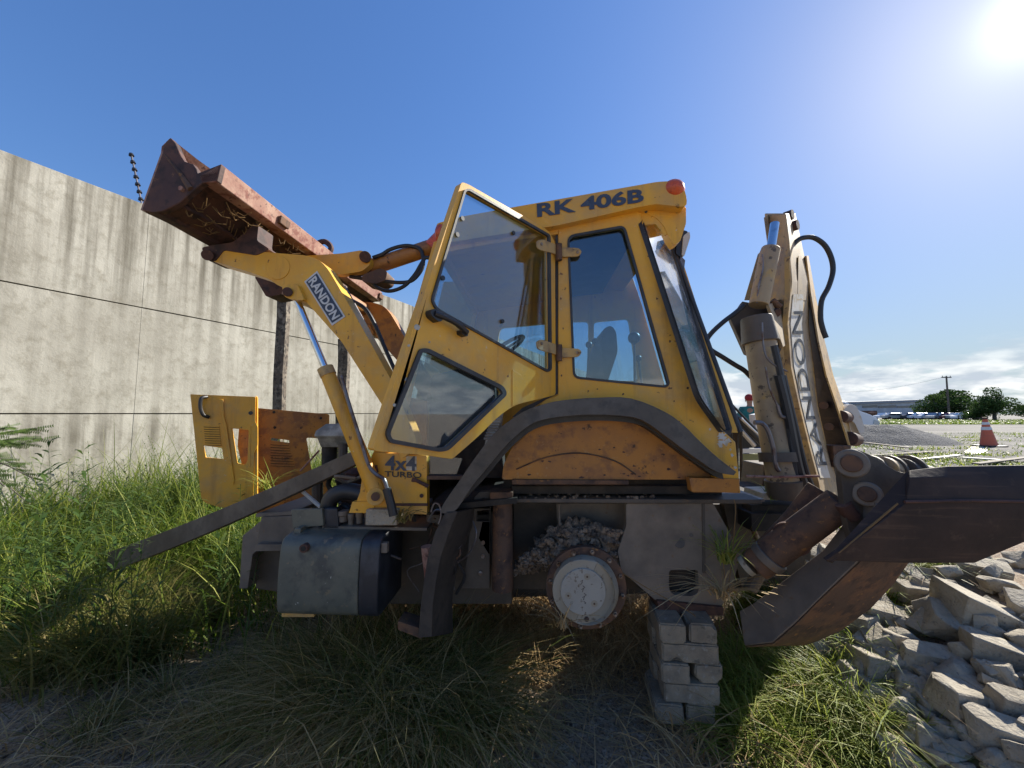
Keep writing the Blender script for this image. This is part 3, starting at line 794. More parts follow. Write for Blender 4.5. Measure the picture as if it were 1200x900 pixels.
# ---- white plastic sheet, and boards lying in the yard
def flat_sheet(name, pts, mat, lab, cat, th=.01, wav=.03, group=None):
    g = [G(*p) for p in pts]; c = sum(g, Vector()) / len(g); mb = MB()
    n = len(g); vs = [c + Vector((0, 0, th + wav))]; 
    for k in (.5, 1):
        for i, p in enumerate(g): 
            q = c + (p - c) * k; vs.append(Vector((q.x, q.y, ground_z(q.x, q.y) + th + (wav * abs(noise.noise(q * 9)) if k < 1 else .004))))
    fs = [(0, 1 + i, 1 + (i + 1) % n) for i in range(n)] + [(1 + i, 1 + n + i, 1 + n + (i + 1) % n, 1 + (i + 1) % n) for i in range(n)]
    m = len(vs); vs2 = [v - Vector((0, 0, th + .01)) for v in vs]
    fs += [tuple(reversed([q + m for q in f])) for f in fs] + [(1 + n + i, 1 + n + i + m, 1 + n + (i + 1) % n + m, 1 + n + (i + 1) % n) for i in range(n)]
    mb.add(vs + vs2, fs); o = mb.build(name, mat, None); tag(o, lab, cat, group); return o
flat_sheet('plastic_sheet', [(1130, 530), (1138, 524), (1152, 524), (1158, 528), (1150, 532), (1138, 533)], grey_pl, 'crumpled white plastic sheet lying left of the traffic cone', 'plastic sheet')
g_ = G(142, 762); mb = MB()
for k, (dx, dy, r_) in enumerate(((-.13, 0, .07), (-.02, .03, .09), (.10, .0, .075), (.03, -.06, .05), (.18, .02, .04))):
    mb.ball(g_ + Vector((dx, dy, .10)), r_, r_ * .8, r_ * .75, 16, 11, jit=1.1)
tag(mb.build('plastic_bag', white_pl, None, ang=25), 'torn pale plastic bag half buried in grass at the left', 'plastic bag')
for i, (a, b_, w, m, lab) in enumerate((((1020, 536), (1098, 531), .16, wood_m, 'pale dusty board lying behind the stabilizer plate, nearest the boom'),
        ((1085, 541), (1128, 536), .12, grey_pl, 'pale grey board lying flat behind the stabilizer plate'),
        ((1128, 540), (1190, 544), .14, grey_pl, 'grey board lying askew near the right edge, behind the stabilizer plate'),
        ((1150, 549), (1215, 540), .14, wood_m, 'narrow weathered board crossing beside the right edge'),
        ((1010, 522), (1062, 529), .18, wood_m, 'grey weathered plank lying in grass at the foot of the gravel mound'))):
    g0, g1 = G(*a), G(*b_); d = g1 - g0; n_ = Vector((-d.y, d.x, 0)).normalized() * w
    tag(MB().box(g0 + Vector((0, 0, .02 + .02 * i)), d, n_, Vector((0, 0, .03))).build('loose_board', m, None, bev=.004), lab, 'board')
# ============================================================ BACKHOE LOADER
mroot_xy = S(684, 700, .1)
M_ = empty('backhoe_loader', (mroot_xy.x, mroot_xy.y, 0), -YAW)
tag(M_, 'old yellow backhoe loader without wheels, cab door open and bucket raised, resting on blocks', 'backhoe loader')
CABW = 1.35
def part(mb, name, mat, parent=M_, bev=0, **k): return mb.build(name, mat, parent, bev=bev, **k)

# ---- cab side wall (near) with window
wall_out = [(654, 262), (742, 243), (751, 250), (757, 290), (775, 340), (805, 432), (832, 490), (862, 518), (868, 578), (846, 577), (832, 545), (800, 506), (765, 488), (715, 480), (660, 480), (622, 492), (618, 488), (640, 468), (654, 463)]
win = rnd([(665, 276), (732, 264), (785, 450), (780, 454), (672, 443)], [9, 7, 5, 5, 8])
cab = part(plate(wall_out, 0, .05, [win]), 'cab_side', paint, bev=.004)
seal = part(plate(inset(win, -.4), -.006, .014, [inset(win, 2.2)]), 'window_seal', rubber, cab)
part(plate(inset(win, 1.5), .02, .005), 'side_window', glass_tint)
# front half of the door frame: sill rail, front pillar, header
hdr = [(514, 283), (560, 276), (654, 262), (654, 274), (560, 288), (520, 296)]
part(plate(hdr, 0, .06), 'door_header', paint, bev=.004)
part(plate([(508, 283), (521, 280), (470, 500), (452, 532), (437, 532)], .01, .06), 'front_pillar', paint, bev=.004)
# far cab side, seen through the glass
fw = [(520, 330), (560, 330), (742, 326), (752, 356), (790, 490), (800, 540), (540, 545), (470, 540)]
fA = rnd([(663, 377), (690, 376), (690, 446), (663, 446)], 5); fB = rnd([(696, 377), (737, 373), (748, 446), (696, 447)], 5)
fC = rnd([(586, 384), (641, 379), (641, 452), (575, 452)], 5)
far = part(plate(fw, CABW, .05, [fA, fB, fC]), 'cab_side', paint, bev=.003)
for w in (fA, fB, fC):
    part(plate(inset(w, -1), CABW + .02, .004), 'side_window', glass)
# chamfered rear corner glass
A_, B_, C_ = S(748, 262, 0), S(842, 506, 0), S(781, 275, .36)
RN = (B_ - A_).cross(C_ - A_).normalized()
if RN.y > 0: RN = -RN
RF = plane_map(A_, RN)
rg = rnd([(747, 260), (770, 258), (782, 277), (853.5, 503), (852, 511), (842, 507), (814, 468)], [5, 8, 6, 2, 2, 4, 10])
part(plate_on(RF, RN, rg, .02, [inset(rg, 2.6)], off=.0), 'window_seal', rubber)
part(plate_on(RF, RN, inset(rg, 2), .006, off=.004), 'rear_corner_window', glass_rear)
# rear wall and its window frame (beyond the corner)
def rear_pt(px, py, v):   # straight across the machine from the corner glass edge
    b = RF(px, py); return b + WV * (v - .36)
rows = []
a0, a1 = RF(783, 277), RF(856, 507)
mb = MB()
fr = [a0, a1, a1 + WV * .99 + AX * .08, a0 + WV * .99 + AX * .08]
c_ = sum(fr, Vector()) / 4
mb.prism([fr, [c_ + (p - c_) * .86 for p in fr]], AX * .04); part(mb, 'rear_frame', paint)
part(MB().prism([[c_ + (p - c_) * .88 for p in fr]], AX * .006), 'rear_window', glass)
# far rear corner post
part(MB().tube([S(868, 506, .05), S(779, 262, .38)], .012, 8), 'corner_bead', rubber)
# front wall of cab: pillar far + windscreen
f0, f1 = S(514, 285, 0), S(452, 525, 0)
fr = [f0, f1, f1 + WV * CABW, f0 + WV * CABW]; c_ = sum(fr, Vector()) / 4
part(MB().prism([fr, [c_ + (p - c_) * .9 for p in fr]], AX * .04), 'front_frame', paint)
part(MB().prism([[c_ + (p - c_) * .91 for p in fr]], AX * .006), 'windscreen', glass)

# ---- roof
rf = rnd([(511, 262), (540, 254), (600, 243), (770, 213), (790, 212), (803, 222), (806, 243), (768, 239), (742, 244), (654, 264), (514, 286)], [4, 1, 1, 6, 8, 8, 8, 4, 4, 1, 4], 3)
mb = plate(rf, -.05, CABW + .10)
roof = part(mb, 'roof', paint, bev=.006)
part(plate(rnd([(741, 246), (757, 248), (772, 255), (783, 274), (779, 276), (768, 262), (748, 264)], 2), .018, .012), 'pillar_cap', paint)
vis = rnd([(742, 245), (768, 239.5), (804, 242), (804, 262), (797, 283), (790, 287), (784, 278), (778, 265), (770, 256), (757, 250)], 2.5, 3)
part(plate(vis, .015, .07), 'roof_visor', paint, bev=.004)
# seam under the fascia
part(plate([(560, 277), (654, 264.5), (742, 244.5), (742, 246), (654, 266.5), (560, 279)], -.012, .02), 'gutter', rust_brown, roof)
headl = rnd([(540, 292), (655, 276), (745, 262), (770, 262), (770, 266), (560, 300)], 1)
part(MB().box(S(520, 292, .06), S(752, 262, .06) - S(520, 292, .06), WV * (CABW - .1), Vector((0, 0, .02))), 'ceiling_lining', void_blk)
text_mesh('model_lettering', 'RK 406B', [S(629.5, 255, -.052), S(754.5, 237, -.052), S(754, 220.5, -.052), S(629, 238.5, -.052)], navy_p, roof, bold=.035, th=.001)
part(MB().ball(S(788, 224, -.01), .062, .07, .055, 16, 10), 'marker_light', orange_l)
part(MB().ball(S(517, 274, -.02), .035, .05, .055, 16, 10), 'marker_light', orange_l)
wl = part(plate(rnd([(795, 268), (806, 271), (806, 284), (799, 302), (792, 297)], 2), .3, .14), 'work_lamp', blkpl)
part(plate(rnd([(801, 276), (808, 271), (809, 278), (802, 300), (799, 299)], 2), .29, .13), 'lamp_lens', lamp_glass, wl)
part(plate([(798, 300), (803, 305), (801, 322), (797, 335), (794, 320)], .3, .02), 'lamp_bracket', pipe_m)
for (x, y) in ((757, 248), (793, 248)):
    part(MB().tube([S(x, y, .025), S(x, y, .01)], .008, 8), 'bolt', blkpl)

# ---- open door on its hinge line
H_ = S(651, 400, -.02)
DD = Vector((-.45, -.53, 0)).normalized()
DN = Vector((DD.y, -DD.x, 0))
if DN.y > 0: DN = -DN
DF = plane_map(H_, DN)
dout = [(541, 213), (549, 216), (643, 270), (650.5, 284), (651, 463), (604, 474), (585, 487), (560, 512), (530, 538), (500, 533.5), (470, 531), (436, 528)]
dw1 = rnd([(543.5, 223), (549, 222), (643.5, 276), (645, 433), (641, 436), (510, 363), (504.5, 352)], [5, 4, 3, 4, 3, 6, 5])
dw2 = rnd([(491, 409), (500, 409), (588, 453), (592.5, 462), (524, 527), (514, 529), (455, 518), (451, 508)], [6, 5, 6, 6, 7, 5, 5, 5])
door = part(plate_on(DF, DN, rnd(dout, [3, 3, 8, 4, 3, 14, 12, 12, 3, 3, 3, 6], 3), .035, [dw1, dw2], off=-.035), 'cab_door', paint, bev=.003)
def dsub(mb, nm, mt, bev=0): return part(mb, nm, mt, door, bev)
dsub(plate_on(DF, DN, inset(dw1, -.5), .012, [inset(dw1, 2)], off=-.004), 'window_seal', rubber)
dsub(plate_on(DF, DN, inset(dw2, -.6), .014, [inset(dw2, 4)], off=-.004), 'window_seal', rubber)
dsub(plate_on(DF, DN, inset(dw1, 1.2), .005, off=-.02), 'upper_pane', glass)
dsub(plate_on(DF, DN, inset(dw2, 2.2), .005, off=-.02), 'lower_pane', glass)
# pressed crease along the waist and pillar
dsub(plate_on(DF, DN, [(600, 433), (611, 440), (611, 470), (604, 474), (600, 476)], .003, off=.0), 'pressed_panel', paint, .001)
# handle
hb = smooth_line([DF(503, 369) + DN * .03, DF(512, 373) + DN * .035, DF(528, 381) + DN * .035, DF(541, 391) + DN * .03], 3)
h = dsub(MB().tube(hb, [.013] * 3 + [.010] * (len(hb) - 6) + [.012] * 3, 10), 'handle', blkpl)
dsub(plate_on(DF, DN, rnd([(498, 366), (502, 363), (514, 370), (512, 377), (508, 379), (499, 372)], 3), .034), 'handle_lock', blkpl, .003)
dsub(MB().tube([DF(506, 371) + DN * .03, DF(506, 371) + DN * .037], .006, 10), 'lock_cylinder', bolt_m)
dsub(plate_on(DF, DN, rnd([(535, 387), (543, 390), (542, 396), (535, 392)], 2), .03), 'handle_foot', blkpl)
for (x, y) in ((538, 274), (604, 272), (521, 325), (591, 376), (544, 255 )):
    dsub(MB().tube([DF(x, y) + DN * -.015, DF(x, y) + DN * -.008], .010, 10), 'glass_stud', blkpl)
for (x, y, r_) in ((488, 383, 4), (483, 432, 2.6), (479, 405, 2), (503, 401, 1.2), (476, 445, 2.4), (462, 475, 2.2)):
    pts = [(x + r_ * random.uniform(.7, 1.2) * math.cos(k), y + r_ * random.uniform(.7, 1.3) * math.sin(k)) for k in np.arange(0, 6.2, .9)]
    dsub(plate_on(DF, DN, pts, .0015, off=.0), 'paint_chip', grey_pl)
# hinges: a strap on the door, a strap on the cab and a knuckle between
for (yd, yc) in ((292, 294), (408, 412)):
    a = rnd([(627, yd - 9), (633, yd - 11), (652, yd - 4), (652, yd + 8), (645, yd + 5), (636, yd + 3), (628, yd)], 3)
    hs_ = dsub(plate_on(DF, DN, [(x, y + (0 if yd < 300 else 1)) for x, y in a], .008, off=.004), 'hinge_strap', paint_dirty, .002)
    dsub(MB().tube([DF(632, yd - 5) + DN * .01, DF(632, yd - 5) + DN * .018], .008, 8), 'bolt', bolt_m)
    b_ = rnd([(658, yc - 4), (670, yc - 4), (679, yc - 3), (682, yc + 1), (678, yc + 6), (658, yc + 7)], 3)
    c = part(plate(b_, -.016, .012), 'hinge_plate', paint_dirty, bev=.002)
    part(MB().tube([S(677, yc + 1.5, -.026), S(677, yc + 1.5, -.01)], .009, 8), 'bolt', bolt_m, c)
    part(MB().tube([S(655, yc - 8, -.03), S(655, yc + 11, -.03)], .017, 12), 'hinge_knuckle', rust_brown, c)
part(plate([(651.2, 276), (654.5, 275), (654.5, 461), (640, 468), (608, 488), (600, 489), (612, 478), (651.5, 460)], .012, .02), 'door_rubber', rubber)

# ---- front lower cowl with lettering
cw = part(plate(rnd([(437, 530), (500, 534), (500.5, 603), (452, 601), (413, 600), (420, 582), (428, 560)], 2), 0, .05), 'side_cowl', paint, bev=.003)
part(plate([(413, 588), (438, 588), (438, 601), (409, 601)], -.01, .04), 'cowl_foot', paint, cw)
part(plate([(459, 590), (501, 590), (501, 593), (459, 593)], -.006, .01), 'cowl_seam', rust_dark, cw)
MBp = plate([(450, 534), (488, 534), (488, 552), (450, 552)], -.002, .002)
part(plate([(476, 534), (488, 535), (488, 551), (476, 551)], -.0025, .003), 'decal_patch', decal_w, cw)
text_mesh('badge_lettering', '4x4', [S(451, 551, -.004), S(488, 552, -.004), S(488, 535, -.004), S(452, 533.5, -.004)], navy_p, cw, bold=.02, th=.001)
text_mesh('badge_lettering', 'TURBO', [S(451, 558.5, -.004), S(494, 560.5, -.004), S(494, 553.5, -.004), S(451, 552, -.004)], black_p, cw, bold=.012, th=.001)
part(MB().tube([S(494, 581, .0), S(494, 581, -.012)], .011, 8), 'bolt', rust_dark, cw)
part(MB().tube([S(483, 562, -.03), S(488, 563, -.03), S(502, 570, -.02)], [.013, .010, .010], 8), 'latch_rod', rust_dark)
# doorway bottom: lower glass slot and sill
part(plate(rnd([(502, 534), (542, 537), (534, 558), (503, 558)], 2), .03, .01), 'lower_window', glass_tint)
part(plate([(500, 558), (546, 558), (543, 562), (500, 562)], -.005, .05), 'door_sill', rust_brown)

# ---- fender flare
fo = [(516, 601), (520, 590), (540, 561), (560, 532), (582, 505), (612, 483), (636, 474), (660, 469), (700, 466), (740, 467), (780, 483), (802, 499), (820, 517), (842, 537), (863, 553)]
fi = [(860, 557), (840, 553), (820, 540), (800, 526), (780, 511), (752, 492), (724, 487), (690, 486), (660, 488), (636, 492), (618, 500), (596, 519), (572, 547), (552, 572), (536, 596), (526, 602)]
fo_s = [tuple(p) for p in smooth_line([Vector((x, y, 0)).to_2d() for x, y in fo], 3)]
fi_s = [tuple(p) for p in smooth_line([Vector((x, y, 0)).to_2d() for x, y in fi], 3)]
fl = part(plate(fo_s + fi_s, -.11, .13), 'fender_flare', flare_m, bev=.008)
# inner rubber edge curve under the flare
n_ = len(fi_s)
part(plate(fi_s[2:] + [(x + 1.5, y + 7) for x, y in reversed(fi_s[2:-8])] , -.02, .14), 'flare_lip', rubber, fl)
# wheel well
ww = [(588, 562), (590, 545), (600, 524), (625, 502), (660, 490), (724, 488), (752, 492), (785, 512), (822, 541), (846, 556), (866, 560), (866, 577), (810, 577), (808, 562)]
ww = [(x, y) for x, y in ww]
part(plate(rnd(ww, 3, 2), .06, .03), 'wheel_well_panel', paint_or, bev=.003)
part(plate([(808, 560), (867, 561), (867, 578), (810, 576)], -.012, .05), 'fender_corner', paint_or, bev=.004)
part(plate([(600, 562), (737, 563), (737, 568), (600, 568)], .04, .04), 'wheel_well_rail', rust_brown, bev=.003)
# curved wheel arch dent line
pts = smooth_line([S(x, y, .055) for x, y in ((605, 550), (640, 536), (680, 531), (720, 540), (745, 556))], 4)
part(MB().tube(pts, .004, 6), 'scrape_ridge', rust_brown)

# ---- mud flap / lower fender
rows = []
for (xl, xr, y) in ((526, 556, 601), (513, 553, 624), (504, 541, 654), (500, 534, 680), (496, 530, 708), (493, 531, 747)):
    rows.append([S(xl, y, -.12), S(xl + (xr - xl) * .33, y - 1, -.115), S(xl + (xr - xl) * .7, y - 3, .0), S(xr, y - 6, .14)])
part(MB().sheet(rows, .014), 'mud_flap', flap_m)
part(plate([(466, 728), (494, 737), (494, 749), (466, 738)], -.10, .10), 'step_bar', rust_brown, bev=.003)
part(MB().tube([S(500, 640, -.05), S(507, 700, -.04)], [.03, .03], 10), 'lamp_pod', rust_lit)

# ---- chassis: rails, webs, gussets
part(MB().box(S(590, 589, .10), S(893, 590.5, .10) - S(590, 589, .10), WV * .16, Vector((0, 0, .022))), 'top_plate', frame_blk, bev=.003)
part(plate([(602, 590), (772, 590), (772, 690), (602, 690)], .50, .03), 'frame_web', frame_blk)
part(plate([(781, 590), (900, 592), (900, 680), (781, 690)], .50, .03), 'frame_web', frame_blk)  # rear web added to block the sun, its gap lets a streak through
part(plate([(652, 590), (740, 590), (738, 650), (655, 650)], .34, .03), 'frame_web', frame_gry)
part(plate([(502, 560), (606, 548), (606, 620), (502, 620)], .95, .05), 'bay_shade_panel', void_blk)  # dark panel added as shade over the sunlit grass beyond
part(MB().tube([S(655, 590, .22), S(656, 616, .22), S(664, 640, .2)], .008, 6), 'web_edge', frame_gry)
gus = [(734, 590), (836, 590), (868, 648), (858, 690), (842, 717), (776, 710), (728, 669), (724, 646), (734, 616)]
gh = rnd([(784, 668), (818, 668), (819, 694), (811, 699), (788, 697), (784, 690)], 4)
gp = part(plate(rnd(gus, [2, 2, 4, 4, 5, 5, 3, 3, 3]), .12, .04, [gh]), 'gusset_plate', frame_gry, bev=.004)
for x, y, r_ in ((796, 636, .028), (810, 627, .010)):
    part(MB().tube([S(x, y, .121), S(x, y, .116)], r_, 14), 'hole_boss', frame_blk, gp)
part(plate([(823, 590), (826, 590), (827, 672), (824, 672)], .112, .01), 'weld_seam', frame_blk, gp)
part(MB().box(S(780, 668, .2), S(822, 668, .2) - S(780, 668, .2), WV * .3, Vector((0, 0, -.16))), 'gusset_box', void_blk)
part(plate([(770, 704), (848, 712), (850, 722), (772, 718)], .10, .40), 'foot_plate', rust_dark, bev=.003)
part(MB().tube([S(589, 584, .16), S(589, 690, .16)], [.055, .06], 16), 'frame_column', rust_brown)
part(plate([(574, 577), (601, 577), (601, 587), (574, 587)], .08, .12), 'column_cap', rust_brown, bev=.003)
br = part(plate([(551, 596), (574, 596), (574, 690), (540, 690), (548, 650)], .20, .05, [[(558, 599), (573, 599), (573, 611), (558, 611)]]), 'bracket', frame_blk, bev=.003)
for x, y in ((566, 636), (566, 652), (563, 672)):
    part(MB().tube([S(x, y, .20), S(x, y, .185)], .012, 8), 'bolt', bolt_m, br)
part(plate([(556, 583), (562, 577), (576, 576), (576, 590), (570, 590), (568, 583), (562, 585), (560, 592), (555, 590)], .12, .05), 'latch', frame_blk)
for (vv, m_) in ((.42, frame_blk), (1.0, frame_blk)):
    part(plate([(290, 628), (600, 600), (600, 708), (420, 708), (300, 690)], vv, .07), 'chassis_rail', m_, bev=.004)
part(plate([(600, 590), (950, 592), (950, 690), (600, 700)], 1.05, .05), 'chassis_rail', frame_blk)  # far rail stretched rearward to block sunlight under the machine
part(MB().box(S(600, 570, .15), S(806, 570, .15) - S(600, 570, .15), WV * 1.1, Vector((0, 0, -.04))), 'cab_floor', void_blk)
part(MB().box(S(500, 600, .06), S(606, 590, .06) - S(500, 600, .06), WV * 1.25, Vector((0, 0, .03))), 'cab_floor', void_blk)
for x0, x1, y0, y1, v in ((640, 700, 572, 584, .3), (730, 770, 568, 586, .22), (775, 800, 570, 585, .35), (612, 640, 570, 588, .4)):
    part(plate(rnd([(x0, y0), (x1, y0), (x1, y1), (x0, y1)], 3), v, .2), 'mount_block', frame_blk, bev=.004)
part(plate([(590, 548), (846, 548), (846, 586), (590, 586)], .22, .03), 'shade_fill_panel', void_blk)  # dark sheet added to fill the gap below the cab with shade
part(MB().tube([S(730, 577, .3), S(782, 576, .3)], [.06, .05], 14), 'axle_breather_tank', frame_gry)
# crumbs of soil on the top plate
mb = MB()
for i in range(90):
    px = random.uniform(600, 770); p = S(px, 588, random.uniform(.10, .3)); p.z = S(px, 585.3, .1).z + .004
    mb.ball(p, random.uniform(.004, .014), n=6, m=4, jit=.5)
o = mb.build('soil_crumbs', soil_m, M_); o['kind'] = 'stuff'

# ---- rear axle hub
hc_ = S(687, 689, .0); fc = S(683, 692, -.05)
hub = part(MB().tube([S(687, 689, .0) + WV * .05, S(687, 689, .0)], [.200, .204], 64), 'hub_flange', rust_brown, bev=.004)
def ring_pts(c, r, n, ph=0): return [c + AX * (r * math.cos(ph + 6.28318 * k / n)) + Vector((0, 0, r * math.sin(ph + 6.28318 * k / n))) for k in range(n)]
part(MB().tube([hc_ + WV * .02, fc, fc - WV * .006], [.165, .157, .150], 56), 'hub_drum', hub_paint, hub, bev=.003)
part(MB().tube([fc - WV * .004, fc - WV * .016], [.113, .110], 48), 'hub_cover', cover_paint, hub, bev=.002)
for p in ring_pts(hc_, .184, 12, .35):
    b_ = part(MB().tube([p + WV * .005, p - WV * .012], .0125, 6), 'wheel_stud', bolt_m, hub)
    part(MB().tube([p + WV * .0, p - WV * .028], .0065, 8), 'stud_end', bolt_m, hub)
for p in ring_pts(fc - WV * .014, .076, 3, 1.3):
    part(MB().tube([p, p - WV * .003], .016, 16), 'cover_boss', hub_paint, hub); part(MB().tube([p - WV * .003, p - WV * .005], .005, 8), 'cover_screw', rust_brown, hub)
dp = fc + AX * .015 - Vector((0, 0, .128))
part(MB().tube([dp, dp - WV * .012], .022, 16), 'drain_boss', hub_paint, hub); part(MB().tube([dp - WV * .01, dp - WV * .02], .012, 6), 'drain_plug', rust_brown, hub)
for j, (x, y) in enumerate(((-.012, .05), (-.002, .03), (-.008, .012), (.004, -.006), (-.004, -.026), (.002, -.044))):
    q = fc + AX * x + Vector((0, 0, y)) - WV * .016
    part(MB().tube([q, q + AX * .011 + Vector((0, 0, .008 * (-1) ** j)), q + AX * .004 - Vector((0, 0, .012))], .0016, 5), 'scratch_mark', rust_dark, hub)
part(MB().tube([hc_ + WV * .04, hc_ + WV * .30, hc_ + WV * .42, hc_ + WV * .9, hc_ + WV * 1.3], [.16, .13, .10, .10, .16], 24), 'axle_housing', frame_blk)
part(MB().ball(hc_ + WV * .72, .19, .2, .19, 18, 12), 'differential', frame_blk)
part(MB().tube([hc_ + WV * 1.28, hc_ + WV * 1.34], .215, 40), 'hub_flange', rust_brown)

# ---- tank beside the step
def tank():
    prof = [(.02, 0), (-.09, .002), (-.128, .03), (-.135, .14), (-.125, .27), (-.10, .33), (-.02, .345), (.22, .345), (.22, 0)]
    pr = smooth_line([Vector(p) for p in prof[:7]], 3) + [Vector(p) for p in prof[7:]]
    a = S(343, 700, .0); b = S(432, 700, .0); zt = S(390, 621, .0).z; zb = S(390, 716, -.06).z
    k = (zt - zb) / .345
    def lv(o): return [Vector((o.x, o.y, zb)) + WV * p.x + Vector((0, 0, p.y * k)) for p in pr]
    t = part(MB().loft([lv(a), lv(b)]), 'fuel_tank', tank_m, bev=.006)
    e = part(MB().loft([[q + AX * .003 for q in lv(b)], [q + AX * .10 for q in lv(b)]]), 'tank_end', tank_end, bev=.006)
    p = S(357, 642, -.13)
    part(MB().tube([p + WV * .06, p - WV * .012], .021, 16), 'tank_port', rust_dark, t); part(MB().tube([p, p - WV * .015], .013, 12), 'port_hole', void_blk, t)
    p = S(434, 648, -.1)
    part(MB().box(p, AX * .085, WV * .03, Vector((0, 0, .05))), 'latch_box', frame_gry, e, bev=.003)
    part(MB().tube([p + AX * .04 + Vector((0, 0, .025)), p + AX * .04 - WV * .012 + Vector((0, 0, .025))], .011, 8), 'bolt', bolt_m, e)
    # skirt sheet at the left end
    part(plate([(345, 619), (352, 619), (350, 660), (347, 714), (331, 714), (338, 660)], -.05, .28), 'side_skirt', tank_m, bev=.004)
    part(plate([(341, 597), (377, 596), (379, 616), (343, 619)], .0, .02), 'skirt_top', tank_m, bev=.003)
tank()
part(plate([(330, 717), (368, 717), (368, 723), (330, 723)], -.08, .06), 'wooden_shim', paint_dirty)
for x, y, r_, h_ in ((401, 605, .034, .03), (411, 610, .018, .035), (421, 607, .020, .03), (430, 609, .014, .035), (392, 608, .016, .03)):
    p = S(x, y + 6, .06)
    c = part(MB().tube([p, p + Vector((0, 0, h_)), p + Vector((0, 0, h_ + .006)), p + Vector((0, 0, h_ + .03))], [r_ * .8, r_ * .8, r_, r_], 14), 'tank_cap', frame_gry, bev=.002)
part(MB().box(S(378, 620, .02), S(500, 622, .02) - S(378, 620, .02), WV * .4, Vector((0, 0, .015))), 'tank_deck', frame_gry)
part(plate([(380, 596), (395, 596), (397, 620), (378, 620)], .02, .05), 'valve_block', tank_end, bev=.004)
part(plate([(500, 603), (548, 605), (548, 616), (500, 612)], .10, .06), 'side_rail', frame_blk)
for a in (((505, 600), (509, 590), (515, 592), (517, 604), (514, 614)), ((502, 610), (510, 598), (520, 600), (526, 612)), ((420, 700), (440, 660), (452, 650), (470, 655))):
    part(MB().tube(smooth_line([S(x, y, .04) for x, y in a], 4), .006, 6), 'wire', pipe_m)

# ---- front chassis, engine remains
part(plate([(306, 606), (345, 604), (345, 640), (300, 640)], .25, .10), 'front_plate', frame_gry, bev=.004)
part(plate([(300, 638), (345, 638), (345, 645), (298, 646)], .20, .12), 'front_ledge', frame_gry)
part(plate([(284, 628), (306, 610), (312, 636), (296, 650), (290, 690), (280, 690)], .3, .08), 'front_axle_arm', frame_gry, bev=.004)
part(MB().box(S(300, 606, .25), S(345, 603, .25) - S(300, 606, .25), WV * .5, Vector((0, 0, .02))), 'front_deck', frame_gry)
part(MB().box(S(396, 560, .45), S(500, 540, .45) - S(396, 560, .45) , WV * .5, Vector((0, 0, -.28))), 'engine_block', void_blk, bev=.02)
part(MB().tube([S(372, 556, .5), S(372, 610, .5)], .035, 10), 'engine_post', frame_blk)
part(MB().tube([S(402, 520, .45), S(402, 600, .45)], .03, 10), 'engine_post', frame_blk)
part(MB().tube(smooth_line([S(x, y, .10) for x, y in ((436, 584), (420, 577), (402, 576), (388, 584), (384, 600), (384, 612))], 4), .045, 14), 'intake_hose', hose_m)
part(MB().tube(smooth_line([S(x, y, .16) for x, y in ((410, 597), (402, 592), (400, 603), (404, 614))], 4), .018, 10), 'small_hose', hose_m)
for i in range(12):
    x, y, v = random.uniform(395, 475), random.uniform(535, 590), random.uniform(.3, .6)
    part(MB().ball(S(x, y, v), random.uniform(.03, .07), n=9, m=6, jit=.3), 'engine_part', random.choice([void_blk, frame_blk, rust_dark]))
ac = part(MB().loft([[S(x, y, v) for (x, y, v) in l] for l in (
    [(376, 524, .5), (408, 524, .5), (414, 524, .75), (382, 524, .75)], [(372, 514, .46), (414, 514, .46), (418, 514, .78), (380, 514, .78)],
    [(368, 511, .44), (417, 511, .44), (420, 511, .80), (376, 511, .80)], [(370, 505, .45), (415, 506, .45), (418, 506, .8), (377, 505, .8)], [(382, 497, .5), (400, 496, .5), (404, 497, .7), (386, 497, .7)])]), 'air_cleaner', grey_pl, bev=.005)
part(MB().tube([S(386, 520, .6), S(386, 556, .6)], .05, 12), 'air_duct', void_blk)
part(MB().tube([S(350, 572, .3), S(378, 596, .3)], .012, 8), 'white_strut', white_p)
part(MB().tube([S(352, 552, .3), S(374, 528, .3)], .006, 6), 'thin_rod', rust_lit)

# ---- loader arms
arm_out = rnd([(241, 294), (262, 291), (330, 297), (358, 299), (374, 304), (385, 316), (420, 376), (462, 452), (490, 520), (470, 540), (450, 478), (400, 400), (351, 345), (345, 339), (326, 335), (316, 327), (290, 318), (243, 304)], [4, 6, 14, 8, 12, 14, 1, 1, 8, 8, 1, 4, 5, 5, 5, 6, 6, 4], 3)
AV, AS = -.10, .89          # near arm plane and the spacing of the two arms
for k_ in (0, 1):
    sh_ = WV * (AS * k_)
    a = part(plate(arm_out, AV, .11, shift=AS * k_), 'loader_arm', paint if k_ == 0 else paint_or, bev=.006)
    part(MB().tube([S(326, 314, AV) + sh_ - WV * .004, S(326, 314, AV) + sh_], .066, 30), 'pivot_plate', paint if k_ == 0 else paint_or, a, bev=.002)
    part(MB().tube([S(337, 342, AV - .05) + sh_, S(337, 342, AV + .20) + sh_], .024, 16), 'pivot_pin', rust_dark, a, bev=.003)
    part(plate(rnd([(330, 334), (348, 332), (357, 352), (343, 351), (333, 348)], 4), AV - .03, .17, shift=AS * k_), 'cylinder_yoke', paint if k_ == 0 else paint_or, a, bev=.004)
    if k_ == 0: arm = a
qd = [S(356.5, 330, AV - .004), S(389, 381.5, AV - .004), S(404.5, 371, AV - .004), S(371.5, 317.5, AV - .004)]
part(MB().prism([[p for p in qd]], WV * .003), 'decal_plate', white_p, arm)
cq = sum(qd, Vector()) / 4
def shr(l, k, w): # shrink along the long and the short side
    a, b, c, d = l; ex = (b - a).normalized(); ey = (d - a).normalized()
    return [a + ex * k + ey * w, b - ex * k + ey * w, c - ex * k - ey * w, d + ex * k - ey * w]
q2 = [p - WV * .002 for p in shr(qd, .010, .008)]
